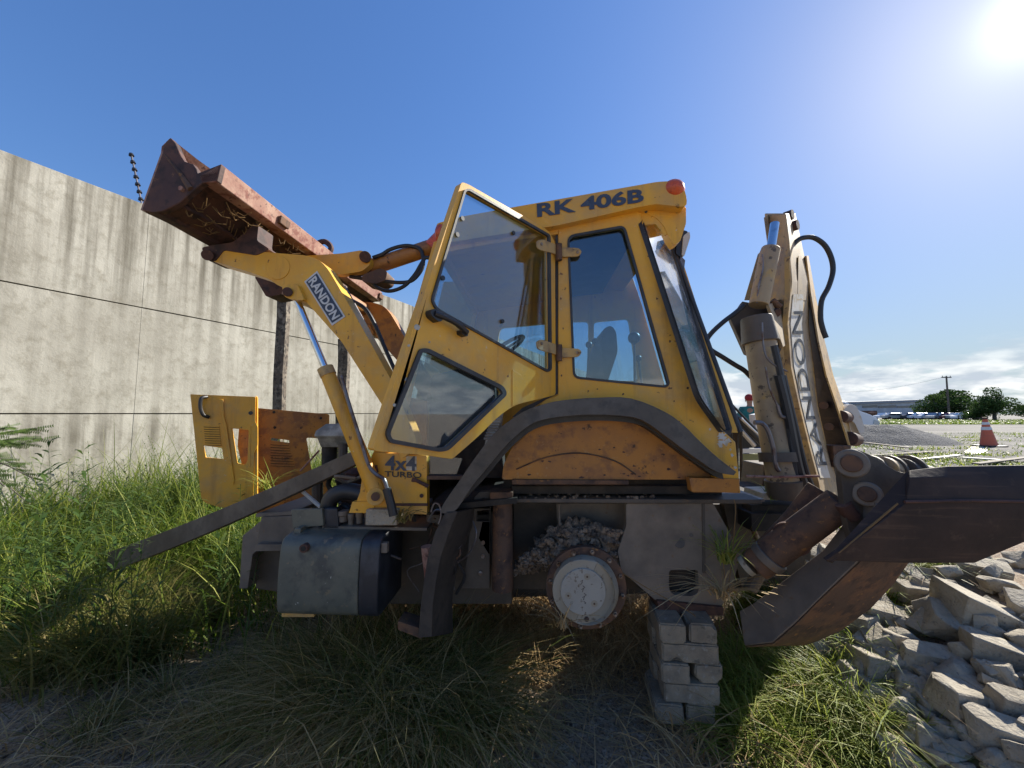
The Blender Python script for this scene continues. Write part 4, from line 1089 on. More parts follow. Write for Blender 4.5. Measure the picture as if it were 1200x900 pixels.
part(MB().prism([q2], WV * .002), 'decal_field', navy_p, arm)
q3 = [p - WV * .003 for p in shr(qd, .018, .018)]
text_mesh('maker_lettering', 'RANDON', q3, white_p, arm, bold=.03, th=.001, nrm=-WV)
# far arm wide hood-like plate seen beside the cab
part(MB().tube([S(352, 318, .0), S(352, 318, .0) + WV * .85], .05, 18), 'arm_cross_tube', paint_or)
for dx in (0, 4):
    part(MB().tube([S(400 + dx, 336, .30), S(462 + dx, 452, .30)], .010, 8), 'hydraulic_pipe', pipe_m)
part(MB().tube(smooth_line([S(x, y, .45) for x, y in ((412, 352), (428, 362), (440, 382), (452, 410), (468, 446))], 4), .014, 8), 'hydraulic_hose', hose_m)
# lift cylinder, near and far
for sh2 in (0, AS):
    o_ = WV * sh2
    lc = part(MB().tube([S(382, 434, -.08) + o_, S(386, 443, -.08) + o_, S(441, 578, -.04) + o_], [.034, .038, .042], 20), 'lift_cylinder', paint if sh2 == 0 else paint_or, bev=.003)
    part(MB().tube([S(346, 347, -.08) + o_, S(383, 436, -.08) + o_], .018, 16), 'cylinder_rod', chrome, lc)
    part(MB().tube([S(381, 431, -.08) + o_, S(385, 440, -.08) + o_], .041, 18), 'gland', paint_dirty, lc)
    part(MB().tube([S(440, 582, -.085) + o_, S(440, 582, .06) + o_], .045, 20), 'pivot_eye', paint, lc, bev=.003)
    part(MB().tube([S(440, 582, -.10) + o_, S(440, 582, -.08) + o_], .022, 14), 'pivot_pin', rust_brown, lc)
    part(MB().tube([S(424, 553, -.0) + o_, S(443, 549, -.0) + o_], .02, 10), 'strap', rust_dark, lc)
    if sh2 == 0:
        part(MB().tube(smooth_line([S(x, y, -.125) for x, y in ((400, 440), (408, 470), (424, 520), (432, 545), (441, 556), (450, 562), (455, 578))], 4), .010, 8), 'hydraulic_pipe', pipe_m, lc)
        part(MB().tube(smooth_line([S(x, y, -.12) for x, y in ((453, 572), (458, 590), (461, 604))], 4), .022, 10), 'hydraulic_hose', hose_m, lc)
part(plate([(424, 560), (446, 556), (458, 602), (418, 602)], .06, .04), 'arm_tower', paint, bev=.004)
part(plate([(455, 460), (500, 470), (500, 600), (448, 600)], .24, .04), 'arm_tower', paint_or, bev=.004)
part(plate([(455, 460), (500, 470), (500, 600), (448, 600)], 1.0, .04), 'arm_tower', paint_or, bev=.004)
# bucket tilt linkage in the middle
cy = .28
part(plate(rnd([(352, 300), (400, 297), (424, 293), (434, 300), (434, 310), (424, 318), (398, 322), (378, 318)], 4), cy, .05), 'tilt_link', paint, bev=.005)
part(plate(rnd([(352, 300), (400, 297), (424, 293), (434, 300), (434, 310), (424, 318), (398, 322), (378, 318)], 4), cy + .16, .05), 'tilt_link', paint_or, bev=.005)
part(MB().tube([S(428, 301, cy - .03), S(428, 301, cy + .25)], .036, 18), 'link_pin', rust_dark, bev=.003)
part(plate(rnd([(424, 322), (446, 314), (454, 318), (452, 328), (440, 333), (424, 330)], 4), cy + .02, .14), 'link_guide', rust_brown, bev=.004)
tc_ = part(MB().tube([S(436, 313, cy + .1), S(511, 288, cy + .1)], .052, 20), 'tilt_cylinder', paint_or, bev=.003)
part(MB().tube([S(418, 320, cy + .1), S(438, 312, cy + .1)], .03, 14), 'cylinder_rod', rust_brown, tc_)
part(MB().tube([S(508, 294, cy + .1), S(520, 282, cy + .1)], .075, 16), 'cylinder_head', orange_l, tc_)
for a in (((437, 302), (448, 298), (456, 293), (468, 289), (480, 288), (492, 292), (496, 304), (494, 316), (484, 328), (472, 331), (455, 330), (434, 326)),
          ((498, 302), (492, 312), (486, 322), (474, 335), (458, 341), (444, 338), (430, 328), (410, 324)), ((510, 303), (500, 302), (496, 303))):
    part(MB().tube(smooth_line([S(x, y, cy + .04) for x, y in a], 5), .0125, 8), 'hydraulic_hose', hose_m)

# ---- loader bucket
BV = -.42; BW = 1.93
pb = lambda x, y: S(x, y, BV)
bo = [(166, 246), (190.5, 178), (190.5, 171), (199.5, 161), (205, 167), (212, 183), (216, 189), (226, 192), (230, 198), (231, 203), (259, 192), (254, 212), (238, 214), (228, 222), (210, 238), (192, 247), (177, 249)]
bk = part(plate(bo, BV, .03), 'bucket_side', rust_dark, bev=.004)
part(plate(bo, BV, .03, shift=BW - .03), 'bucket_side', rust_dark, bev=.004)
part(MB().tube([pb(193, 181), pb(211, 203), pb(224, 222)], [.004, .010, .016], 6), 'side_rib', rust_brown, bk)
part(MB().tube([pb(214, 222) , pb(214, 222) - WV * .012], .012, 8), 'bolt', rust_lit, bk)
def strip(pts2, name, mat, v0=BV + .01, w=BW - .02, th=.018, bend=0):
    """sheet running across the bucket along a section line"""
    mb = MB(); L = [S(x, y, BV) for x, y in pts2]; rows = []
    n = 14
    for i in range(n + 1):
        t = i / n
        rows.append([p + WV * (v0 - BV + w * t) + Vector((0, 0, bend * noise.noise(Vector((t * 7, j, 3))))) for j, p in enumerate(L)])
    mb.sheet(rows, th); return part(mb, name, mat)
strip([(166, 246), (190, 179), (191, 171), (200, 162)], 'bucket_floor', rust_lit, bend=.012)
strip([(168, 248), (184, 247), (206, 238)], 'cutting_edge', rust_dark, bend=.02)
strip([(184, 249), (200, 232), (222, 214), (240, 208), (252, 212)], 'bucket_back', rust_dark)
rb = MB(); L = [pb(*a) for a in ((233, 206), (259, 191.5), (253, 213), (236, 214))]
rb.loft([[p + WV * .0 for p in L], [p + WV * BW for p in L]]); rdg = part(rb, 'top_ridge', rust_lit, bev=.005)
for vv in (.42, 1.02, 1.85):
    o = pb(256, 202) + WV * vv + AX * .002
    upv = (pb(259, 192) - pb(253, 213)).normalized()
    part(MB().box(o - upv * .028, WV * .085, upv * .045, AX * .016), 'ridge_lug', rust_brown, rdg, bev=.004)
o = pb(208, 168)
for sh3 in (0, AS):
    part(plate(rnd([(236, 290), (250, 287), (272, 284), (288, 272), (298, 262), (303, 264), (301, 282), (316, 292), (300, 299), (262, 293), (252, 306), (242, 305)], 3), AV - .005, .12, shift=sh3), 'bucket_bracket', rust_dark, bev=.004)
    part(MB().tube([S(243, 299, AV - .04) + WV * sh3, S(243, 299, AV + .18) + WV * sh3], .028, 16), 'bracket_pin', rust_dark, bev=.003)
part(plate(rnd([(298, 324), (312, 322), (333, 330), (330, 345), (312, 348)], 3), .45, .15), 'bucket_bracket', rust_dark, bev=.004)
# hook at the ridge middle
part(MB().tube(smooth_line([S(x, y, .62) for x, y in ((366, 300), (370, 288), (380, 283), (388, 290), (384, 300))], 4), .02, 8), 'shackle', rust_dark)
# old straw caught in the bucket
mb = MB(); r5 = random.Random(5)
for i in range(110):
    t = r5.uniform(.03, .5) * BW; k = r5.random()
    p = pb(200, 236) * (1 - k) + pb(245, 214) * k + WV * t - Vector((0, 0, .015))
    d1 = Vector((r5.uniform(-1, 1), r5.uniform(-1, 1), r5.uniform(-.35, .1))) * .09
    mb.tube([p, p + d1 * .5 + Vector((0, 0, -.02)), p + d1], .0022, 4, caps=False)
o = mb.build('dry_straw', dry_leaf, M_); o['kind'] = 'stuff'

# ---- cab interior
sv = .48
st = part(plate(rnd([(704, 448), (702, 410), (707, 385), (716, 381), (722, 388), (724, 412), (712, 448)], 5), .55, .34), 'seat_back', seat_m, bev=.02)
part(plate(rnd([(688, 448), (692, 418), (697, 402), (704, 404), (708, 448)], 4), .45, .10), 'arm_rest', seat_m, bev=.01)
part(plate(rnd([(678, 470), (678, 446), (724, 446), (722, 470)], 4), .45, .5), 'seat_base', seat_m, bev=.02)
part(MB().tube([S(700, 470, .7), S(700, 570, .7)], .1, 12), 'seat_post', void_blk)
for (x0, y0, x1, y1, v, r_) in ((744, 452, 743, 396, .22, .036), (752, 452, 748, 420, .3, .02), (688, 460, 690, 404, .4, .022), (700, 460, 697, 400, .5, .022)):
    l = part(MB().tube([S(x0, y0, v), S(x1, y1, v)], .007, 6), 'control_lever', blkpl)
    part(MB().ball(S(x1, y1, v), r_, n=12, m=8), 'lever_knob', blkpl, l)
part(plate(rnd([(500, 560), (505, 440), (545, 430), (575, 440), (580, 560)], 6), .55, .5), 'dashboard', void_blk, bev=.02)
part(MB().tube([S(560, 440, .75), S(585, 415, .72)], .03, 10), 'steering_column', blkpl)
sc = S(588, 412, .72); e1 = (AX * .8 + Vector((0, 0, .6))).normalized() ; ez = (Vector((-.55, 0, .83))).normalized(); ex_ = WV; ey = ez.cross(ex_).normalized()
sw = part(MB().tube([sc + (ex_ * math.cos(k) + ey * math.sin(k)) * .19 for k in np.linspace(0, 6.2832, 33)], .014, 8, caps=False), 'steering_wheel', blkpl)
part(MB().tube([sc - ex_ * .19, sc + ex_ * .19], .01, 6), 'wheel_spoke', blkpl, sw); part(MB().tube([sc - ey * .19, sc], .01, 6), 'wheel_spoke', blkpl, sw)
mb = MB()
for k in range(9):
    t = k / 8; q0 = S(573, 514, .2) * t + S(583, 488, .2) * (1 - t); mb.tube([q0 - AX * .03, q0 + AX * .03], .008, 6)
part(mb, 'gaiter', grey_pl)
part(plate([(576, 486), (590, 478), (588, 500), (578, 520), (570, 535), (566, 530)], .26, .03), 'inner_post', grey_pl)
part(plate([(545, 520), (566, 515), (584, 500), (590, 560), (545, 560)], .5, .3), 'seat_box', void_blk)

# tangle of hoses, wires and fittings left where the engine cover was
rh = random.Random(41)
for i in range(26):
    x, y, v = rh.uniform(392, 492), rh.uniform(548, 604), rh.uniform(.12, .4)
    pts = [S(x, y, v)]
    for k in range(3):
        x += rh.uniform(-26, 26); y += rh.uniform(-10, 22); pts.append(S(min(max(x, 385), 505), min(max(y, 540), 616), v + rh.uniform(-.04, .04)))
    part(MB().tube(smooth_line(pts, 4), rh.choice([.004, .006, .010, .014]), 7), 'engine_hose', rh.choice([hose_m, hose_m, pipe_m, rust_brown, frame_gry]))
for i in range(14):
    x, y = rh.uniform(505, 560), rh.uniform(604, 640)
    pts = [S(x, y, .1)]
    for k in range(3):
        x += rh.uniform(-22, 16); y += rh.uniform(2, 26); pts.append(S(x, y, .1 + rh.uniform(-.05, .05)))
    part(MB().tube(smooth_line(pts, 4), rh.choice([.003, .005, .008]), 6), 'loose_wire', rh.choice([hose_m, pipe_m, rust_brown]))
# chipped paint on the rear lower corner and pillar
for x, y, r_ in ((846, 512, 6), (852, 518, 5), (844, 520, 4), (858, 534, 2.2), (862, 548, 1.8), (832, 503, 1.6), (856, 527, 1.5)):
    pts = [(x + r_ * rh.uniform(.25, 1.25) * math.cos(k), y + r_ * rh.uniform(.25, 1.35) * math.sin(k)) for k in np.arange(0, 6.2, .38)]
    part(plate(pts, -.0016, .0015), 'paint_chip', decal_w, cab)
for x, y, r_ in ((700, 456, 1.2), (730, 462, 1.6), (790, 470, 1.4), (760, 300, 1.2), (770, 350, 1.6), (785, 400, 1.3), (806, 455, 1.8), (657, 350, 1.3), (658, 440, 1.5), (660, 385, 1)):
    pts = [(x + r_ * rh.uniform(.4, 1.2) * math.cos(k), y + r_ * rh.uniform(.4, 1.6) * math.sin(k)) for k in np.arange(0, 6.2, .8)]
    part(plate(pts, -.0014, .0013), 'rust_chip', rust_brown, cab)
for i in range(34):
    x, y = rh.uniform(612, 835), rh.uniform(500, 560)
    if y < 500 + abs(x - 712) * .42: continue
    r_ = rh.uniform(.6, 2.4)
    pts = [(x + r_ * rh.uniform(.4, 1.9) * math.cos(k), y + r_ * rh.uniform(.3, .9) * math.sin(k)) for k in np.arange(0, 6.2, .8)]
    part(plate(pts, .0586, .0013), 'rust_spot', rust_dark)

# ---- rear: swing frame, boom, dipper
part(MB().box(S(880, 592, .35), S(968, 592, .35) - S(880, 592, .35), WV * .8, Vector((0, 0, -.06))), 'rear_beam', void_blk, bev=.004)
part(MB().box(S(880, 602, .30), S(960, 602, .30) - S(880, 602, .30), WV * .8, Vector((0, 0, -.10))), 'rear_beam', void_blk, bev=.004)
part(MB().box(S(862, 588, .12), S(896, 588, .12) - S(862, 588, .12), WV * .3, Vector((0, 0, .014))), 'rear_lip', bolt_m)
part(plate([(894, 578), (935, 577), (938, 584), (893, 586)], .30, .2), 'valve_cover', grey_pl, bev=.004)
part(plate([(896, 545), (990, 545), (1000, 600), (890, 600)], .95, .3), 'swing_frame', frame_blk, bev=.006)
part(plate([(848, 590), (872, 590), (884, 640), (870, 690), (862, 660)], .45, .06), 'rear_strut', frame_blk, bev=.003)
part(MB().tube([S(873, 600, .5), S(893, 642, .5)], .016, 8), 'bright_rod', bolt_m)

BL = [(250, 896, 921, 932), (283, 899, 925, 939), (330, 901, 928, 949), (380, 896, 923.5, 947), (430, 894, 927.5, 953), (475, 898, 937, 958), (520, 903, 948, 968), (565, 906, 960, 981), (592, 907, 965, 987)]
def bpt(y, x, Y): return P(x, y, Y)
lv = []
YC, YR, YL = 2.42, 2.86, 2.66
for y, l, c, r in BL:
    a, b, d = bpt(y, l, YL), bpt(y, c, YC), bpt(y, r, YR)
    lv.append([a, b, d, a + d - b])
boom = part(MB().loft(lv), 'boom', tan_dusty, bev=.008)
def boomf(y, t, off=.004):   # point on the right-hand face at height row y, t across
    for i in range(len(BL) - 1):
        if BL[i][0] <= y <= BL[i + 1][0]:
            k = (y - BL[i][0]) / (BL[i + 1][0] - BL[i][0]); break
    c = lv[i][1] * (1 - k) + lv[i + 1][1] * k; r = lv[i][2] * (1 - k) + lv[i + 1][2] * k
    n = (r - c).cross(Vector((0, 0, 1))).normalized()
    return c * (1 - t) + r * t + n * off
rows = [[boomf(y, .08), boomf(y, .62)] for y in (345, 380, 430, 475, 520, 560)]
part(MB().sheet(rows, .002), 'decal_plate', decal_w, boom)
text_map('maker_lettering', 'RANDON', lambda a, b: boomf(545 - 180 * a, .58 - .46 * b, .0105), navy_p, boom, bold=.0)
for t in (.0, .98):   # flange strips standing proud along the face edges
    rows = [[boomf(y, t - .02, .0), boomf(y, t + .05, .0)] for y in (300, 345, 380, 430, 475, 520, 565, 590)]
    part(MB().sheet(rows, .03), 'boom_flange', paint_dirty, boom)
for y0, y1, t0, t1 in ((300, 352, .30, .80),):
    part(MB().sheet([[boomf(y0, t0 + .2, .004), boomf(y0, t1 - .1, .004)], [boomf((y0 + y1) / 2, t0, .004), boomf((y0 + y1) / 2, t1, .004)], [boomf(y1, t0, .004), boomf(y1, t1, .004)]], .004), 'lightening_recess', tan_dusty, boom)
# clevis head
nR = (lv[0][2] - lv[0][1]).normalized()
for p_ in ((928, 252), (934, 264)):
    q0 = P(p_[0], p_[1], 2.6)
    part(MB().tube([q0 - Vector((.03, -.03, 0)), q0 + Vector((.0, -.01, 0))], .035, 14), 'head_pin', rust_dark, boom)
part(MB().loft([[P(895, 255, 2.60), P(900, 252, 2.60), P(903, 284, 2.60), P(899, 285, 2.60)], [P(897, 255, 2.72), P(902, 252, 2.72), P(905, 284, 2.72), P(901, 285, 2.72)]]), 'head_cheek', tan_dusty, bev=.003)
# dipper (stick) cylinder lying against the boom
part(MB().tube([P(908, 262, 2.38), P(903.5, 292, 2.36)], .026, 14), 'cylinder_rod', chrome)
dc = part(MB().tube([P(903.5, 291, 2.36), P(902, 296, 2.36), P(889, 358, 2.33)], [.052, .055, .055], 20), 'dipper_cylinder', tan_dusty, bev=.004)
part(MB().loft([[P(888, 298, 2.46), P(896, 290, 2.46), P(893, 352, 2.44), P(872, 352, 2.44)], [P(888, 298, 2.50), P(896, 290, 2.50), P(893, 352, 2.48), P(872, 352, 2.48)]]), 'cylinder_guard', tan_dusty, bev=.003)
part(MB().tube(smooth_line([P(x, y, 2.3) for x, y in ((893, 298), (894, 315), (889, 335), (887, 355))], 3), .006, 6), 'hydraulic_pipe', pipe_m)
# boom lift cylinder in front of the boom
bc = part(MB().tube([P(891, 400, 2.30), P(905, 490, 2.24), P(919, 566, 2.2)], [.083, .083, .083], 26), 'boom_cylinder', tan_dusty, bev=.006)
part(MB().tube([P(911.5, 530, 2.21), P(913, 541, 2.205)], [.098, .098], 26), 'cylinder_band', frame_blk, bc)
part(MB().tube([P(886, 372, 2.31), P(891, 402, 2.3)], [.085, .10], 20), 'cylinder_head', frame_blk, bc, bev=.005)
part(MB().tube([P(918, 562, 2.2), P(921, 583, 2.2)], [.095, .085], 20), 'cylinder_foot', frame_blk, bc, bev=.005)
part(MB().prism([[P(x, y, 2.42) for x, y in ((856, 374), (870, 353), (897, 358), (918, 404), (908, 428), (874, 414))]], Vector((.02, .06, 0))), 'head_bracket', frame_blk, bev=.004)
part(MB().loft([[P(901, 357, 2.28), P(915, 350, 2.55), P(922, 404, 2.52), P(918, 407, 2.26)], [P(897, 358, 2.30), P(911, 351, 2.57), P(918, 405, 2.54), P(914, 408, 2.28)]]), 'bracket_cheek', tan_dusty, bev=.003)
part(MB().tube([P(908, 366, 2.36), P(911, 367, 2.34)], .026, 14), 'bracket_pin', rust_dark)
part(MB().tube([P(905, 352, 2.36), P(914, 360, 2.36)], .02, 10), 'bracket_bolt', rust_brown)
for a, r_, m_ in ((((893, 378), (894, 400), (898, 418), (908, 428), (922, 435)), .006, pipe_m), (((897, 430), (902, 455), (911, 475)), .006, pipe_m), (((911, 475), (915, 487), (921, 489), (930, 488)), .011, pipe_m),
                 (((884, 495), (893, 496), (900, 505), (906, 525), (909, 545), (913, 552)), .014, pipe_m), (((912, 440), (922, 480), (935, 545), (944, 572)), .026, hose_m), (((918, 440), (930, 490), (943, 545), (952, 572)), .016, hose_m), (((907, 405), (915, 440), (925, 500), (932, 560)), .02, rubber)):
    part(MB().tube(smooth_line([P(x, y, 2.14) for x, y in a], 4), r_ * .9, 8), 'hydraulic_pipe' if m_ is pipe_m else 'hydraulic_hose', m_)
part(MB().tube([P(874, 558, 2.1), P(905, 559, 2.1), P(960, 558, 2.1)], .007, 6), 'linkage_rod', rust_lit)
for a in (((927, 290), (932, 284), (940, 279), (953, 278.5), (966, 287), (974, 302), (976, 318), (971, 336), (963, 352), (961.5, 372), (964, 385), (968, 396)), ):
    part(MB().tube(smooth_line([P(x, y, 2.6) for x, y in a], 5), .0165, 10), 'hydraulic_hose', hose_m)
for a in (((872, 358), (860, 368), (848, 377), (834, 390), (828, 400), (832, 409), (846, 418), (862, 428), (872, 434), (880, 442)), ):
    part(MB().tube(smooth_line([P(x, y, 2.36) for x, y in a], 5), .0145, 10), 'hydraulic_hose', hose_m)
# dipper
lv = []
for y, a, b, c in ((300, 941, 943.5, 946), (345, 944, 949, 954), (400, 947, 958, 965), (440, 953, 967, 975), (475, 957, 979, 987), (522, 968, 994, 1000)):
    p, q_, r = P(a, y, 3.0), P(b, y, 2.82), P(c, y, 3.02); lv.append([p, q_, r, p + r - q_])
dp_ = part(MB().loft(lv), 'dipper', pad_dark, bev=.006)  # dark colour stands for the shaded face
part(MB().sheet([[l[1] - (l[0] - l[1]) * .0 + Vector((.006, -.006, 0)), l[2] + Vector((.006, -.006, 0))] for l in lv], .01), 'dipper_edge', paint_dirty, dp_)  # sunlit right face put in as a paler yellow sheet
rows = []
for y, a, b in ((345, 945, 949), (400, 948, 958), (440, 954, 967), (475, 958, 979), (520, 968.5, 993.5)):
    rows.append([P(a + .6, y, 2.99), P(b - .6, y, 2.825)])
part(MB().sheet(rows, -.008), 'dipper_side', pad_dark, dp_)
for x, y in ((966, 475), (972, 500)):
    part(MB().tube([P(x, y, 2.9), P(x - 1, y, 2.86)], .028, 16), 'side_boss', rust_brown, dp_)
for x, y, r_ in ((990, 488, .045), (1000, 514, .052)):
    part(MB().tube([P(x - 5, y, 2.85), P(x + 2, y + 1, 2.95)], r_, 18), 'knuckle_pin', rust_dark, bev=.006)
mb = MB(); out = rnd([(988, 481), (996, 473), (1004, 476), (1010, 490), (1014, 505), (1008, 510), (1002, 496), (994, 490)], 3)
mb.prism([[P(x, y, 2.95) for x, y in out]], Vector((.05, .12, 0))); part(mb, 'bucket_link', decal_w, bev=.006)
part(MB().prism([[P(x, y, 2.8) for x, y in ((976, 522), (998, 522), (996, 545), (978, 548))]], Vector((0, .12, 0))), 'dipper_toe', rust_brown, bev=.006)
# digging bucket curled behind the stabilizer plate
for a, b, r_, m_ in (((1004, 546), (1034, 549), .075, tan_dusty), ((1032, 548), (1062, 551), .085, tan_dusty), ((1056, 549), (1086, 556), .080, frame_blk)):
    part(MB().tube([P(a[0], a[1] + 4, 2.25), P(b[0], b[1] + 4, 2.35)], [r_, r_ * .95], 22), 'bucket_shell', m_, bev=.006)
for x in (1018, 1040, 1063):
    part(MB().tube([P(x, 552, 2.27), P(x + 3, 552, 2.28)], .092, 22), 'shell_rib', frame_blk, bev=.004)

# ---- stabilizer: cylinder, beam, foot plate
scy = part(MB().tube([P(884, 664, 1.92), P(892, 658, 1.91), P(986, 588, 1.70)], [.068, .073, .066], 28), 'stabilizer_cylinder', rust_brown, bev=.006)
part(MB().tube([P(897, 656, 1.89), P(904, 650, 1.875)], .078, 28), 'cylinder_collar', frame_gry, scy, bev=.004)
part(MB().tube([P(927, 632, 1.81), P(929, 630, 1.82)], .077, 28), 'cylinder_ring', rust_dark, scy)
part(MB().tube([P(873, 664, 1.95), P(878, 661, 1.94)], .05, 20), 'end_cap', hub_paint, scy)
part(MB().tube([P(888, 655, 2.05), P(930, 612, 2.0), P(962, 574, 1.95)], [.055, .055, .06], 16), 'stabilizer_strut', rust_brown, bev=.004)
part(MB().tube([P(906, 640, 1.95), P(880, 690, 2.0)], .03, 10), 'strut_link', frame_blk)
E1 = [(866, 716, 2.0), (884, 706, 1.95), (908, 688, 1.90), (964, 645, 1.78), (994, 606, 1.70), (1004, 566, 1.66)]
E2 = [(872, 757, 1.88), (905, 753, 1.78), (930, 731, 1.72), (965, 696, 1.64), (1003, 660, 1.56), (1050, 612, 1.50)]
E3 = [(944, 755, 2.0), (958, 750, 1.96), (985, 738, 1.90), (1020, 712, 1.80), (1046, 684, 1.72), (1070, 650, 1.66)]
lv = []
for a, b, c in zip(E1, E2, E3):
    p, q_, r = P(*a), P(*b), P(*c); lv.append([p, q_, r, p + r - q_])
sb = part(MB().loft(lv), 'stabilizer_beam', frame_gry, bev=.006)
rows = []
for i_, p in enumerate(lv):
    q_ = lv[min(i_ + 1, len(lv) - 1)][1] - lv[max(i_ - 1, 0)][1]; nn = q_.cross(p[2] - p[1]).normalized()
    if nn.dot(p[1] - p[0]) < 0: nn = -nn
    rows.append([p[1] + (p[2] - p[1]) * .015 + nn * .003, p[1] + (p[2] - p[1]) * .985 + nn * .003])
part(MB().sheet(rows, .002), 'beam_underside', rust_brown, sb)
# head bracket with two pin bosses
part(MB().prism([[P(x, y, 1.63) for x, y in rnd([(986, 560), (990, 532), (1004, 526), (1022, 534), (1050, 552), (1066, 556), (1020, 612), (1000, 640), (992, 610)], 6)]], Vector((0, .03, 0))), 'head_bracket', frame_blk, bev=.005)
part(MB().prism([[P(x, y, 1.80) for x, y in rnd([(986, 560), (990, 535), (1004, 528), (1022, 536), (1050, 552), (1060, 560), (1020, 612), (1000, 630), (992, 610)], 6)]], Vector((0, .03, 0))), 'head_bracket', frame_blk, bev=.005)
for x, y, r_ in ((998, 543, .058), (1016, 579, .05)):
    b_ = part(MB().tube([P(x, y, 1.60), P(x, y, 1.84)], r_, 24), 'pin_boss', frame_gry, bev=.006)
    part(MB().tube([P(x, y, 1.592), P(x, y, 1.61)], r_ * .62, 20), 'pin', rust_brown, b_, bev=.004)
part(MB().tube([P(988, 590, 1.64), P(994, 600, 1.64), P(1000, 606, 1.64)], .03, 12), 'rod_eye', rust_dark)
# foot plate: two folded bands
rowsA = [[P(1066, 551, 1.49), P(1110, 546, 1.48), P(1210, 544.5, 1.46), P(1300, 543, 1.45)],
         [P(1066, 560, 1.455), P(1110, 559, 1.447), P(1210, 560, 1.427), P(1300, 560, 1.415)],
         [P(1062, 588, 1.44), P(1108, 586, 1.43), P(1206, 588, 1.41), P(1300, 588, 1.40)]]
fp = part(MB().sheet(rowsA, .02), 'foot_plate', pad_dark, bev=.003)
rowsB = [[P(1062, 589, 1.438), P(1108, 587, 1.428), P(1206, 589, 1.408), P(1300, 589, 1.398)], [P(1015, 625, 1.45), P(1085, 624, 1.44), P(1190, 618, 1.42), P(1285, 600, 1.40)], [P(968, 657, 1.48), P(1060, 660, 1.48), P(1142, 660, 1.47), P(1240, 612, 1.44)]]
part(MB().sheet(rowsB, .02), 'foot_plate_lower', pad_dark, fp, bev=.003)
part(MB().sheet([[P(1064, 551, 1.485), P(1066, 588, 1.436)], [P(968, 656, 1.485), P(975, 658, 1.478)]], .015), 'side_flange', pad_dark, fp)
part(MB().tube([P(1060, 588, 1.435), P(1130, 586.5, 1.42), P(1300, 589, 1.395)], .006, 6), 'fold_ridge', rust_dark, fp)
part(MB().tube([P(983, 648, 1.47), P(1020, 617, 1.455), P(1052, 590, 1.44)], [.002, .004, .003], 6), 'straw_streak', dry_leaf, fp)  # thin straw-coloured streak along the folded side edge
# ============================================================ LOOSE THINGS
# ---- stack of concrete blocks carrying the rear of the machine
bx = Vector((math.cos(R(-7)), math.sin(R(-7)), 0)); by = Vector((-bx.y, bx.x, 0))
YB = 1.97
def block_mesh(L, W, H, seed):
    """worn concrete block: softened, pitted and chipped at its edges"""
    r = random.Random(seed); bm = bmesh.new()
    bmesh.ops.create_cube(bm, size=1)
    for v in bm.verts: v.co = Vector((v.co.x * L, v.co.y * W, v.co.z * H + H / 2))
    bmesh.ops.bevel(bm, geom=list(bm.edges), offset=.007, segments=2, affect='EDGES')
    bmesh.ops.triangulate(bm, faces=bm.faces)
    for _ in range(3):
        bmesh.ops.subdivide_edges(bm, edges=[e for e in bm.edges if e.calc_length() > .022], cuts=1)
        bmesh.ops.triangulate(bm, faces=bm.faces)
    chips = [Vector((r.choice((-1, 1)) * L / 2 * r.choice((1, r.random())), r.choice((-1, 1)) * W / 2, H * r.choice((0, 1)))) for _ in range(7)]
    cr = [r.uniform(.014, .034) for _ in chips]; off = Vector((seed * 3.3, 1, 2)); bm.normal_update()
    for v in bm.verts:
        k = noise.noise(v.co * 22 + off) * .0035 + noise.noise(v.co * 70 + off) * .0016
        for q, rr_ in zip(chips, cr):
            t = (v.co - q).length
            if t < rr_: k -= (rr_ - t) * .55
        v.co += v.normal * k
    me = bpy.data.meshes.new('concrete_block'); bm.to_mesh(me); bm.free(); me.materials.append(block_m)
    me.polygons.foreach_set('use_smooth', [True] * len(me.polygons)); me.set_sharp_from_angle(angle=R(40))
    o = bpy.data.objects.new('concrete_block', me); COL.objects.link(o); return o
def block(px0, px1, py, row, long_, lab, back=0, seed=1, dz=0, yb=None):
    x0 = P(px0, py, yb or YB); x1 = P(px1, py, yb or YB)
    w = (x1 - x0).length
    L, W = (w, .135) if long_ else (.27, w)
    o = block_mesh(L, W, .092, seed)
    rz = R(-7) if long_ else R(83)
    c = (x0 + x1) / 2 + by * ((.07 if long_ else .135) + back); c.z = .052 + .0935 * row + dz
    o.location = c; o.rotation_euler = (0, 0, rz + random.uniform(-.03, .03))
    return tag(o, lab, 'concrete block', 'concrete blocks stacked under the machine frame')
block(769, 801, 818, 0, False, 'left end-on concrete block in the lowest course of the stack', seed=1)
block(806, 838, 820, 0, False, 'right end-on concrete block in the lowest course of the stack', seed=2)
block(779, 842, 797, 1, True, 'long concrete block in the second course, resting on the lowest pair', seed=3)
block(776, 840, 797, 1, True, 'concrete block hidden behind the long one of the second course', back=.14, seed=13)
block(776, 808, 775, 2, False, 'left concrete block of the middle course of the stack', seed=4)
block(815, 846, 780, 2, False, 'right concrete block of the middle course, sticking out to the right', seed=5)
block(777, 841, 757, 3, True, 'long concrete block in the fourth course, just under the top pair', seed=6)
block(774, 838, 757, 3, True, 'concrete block behind the long one of the fourth course', back=.14, seed=16)
block(774, 804, 734, 4, False, 'left concrete block on top of the stack under the frame', seed=7)
block(809, 840, 738, 4, False, 'right concrete block on top of the stack under the frame', seed=8)
lo = MB(); 
# pale block lying on the tank deck
q0, q1 = S(428, 616, -.04), S(465, 616, -.04)
o = MB().box(q0, q1 - q0, WV * .12, Vector((0, 0, S(428, 597, -.04).z - q0.z))).build('concrete_block', stone_m, None, bev=.006)
tag(o, 'small pale concrete block left lying on top of the fuel tank deck', 'concrete block')

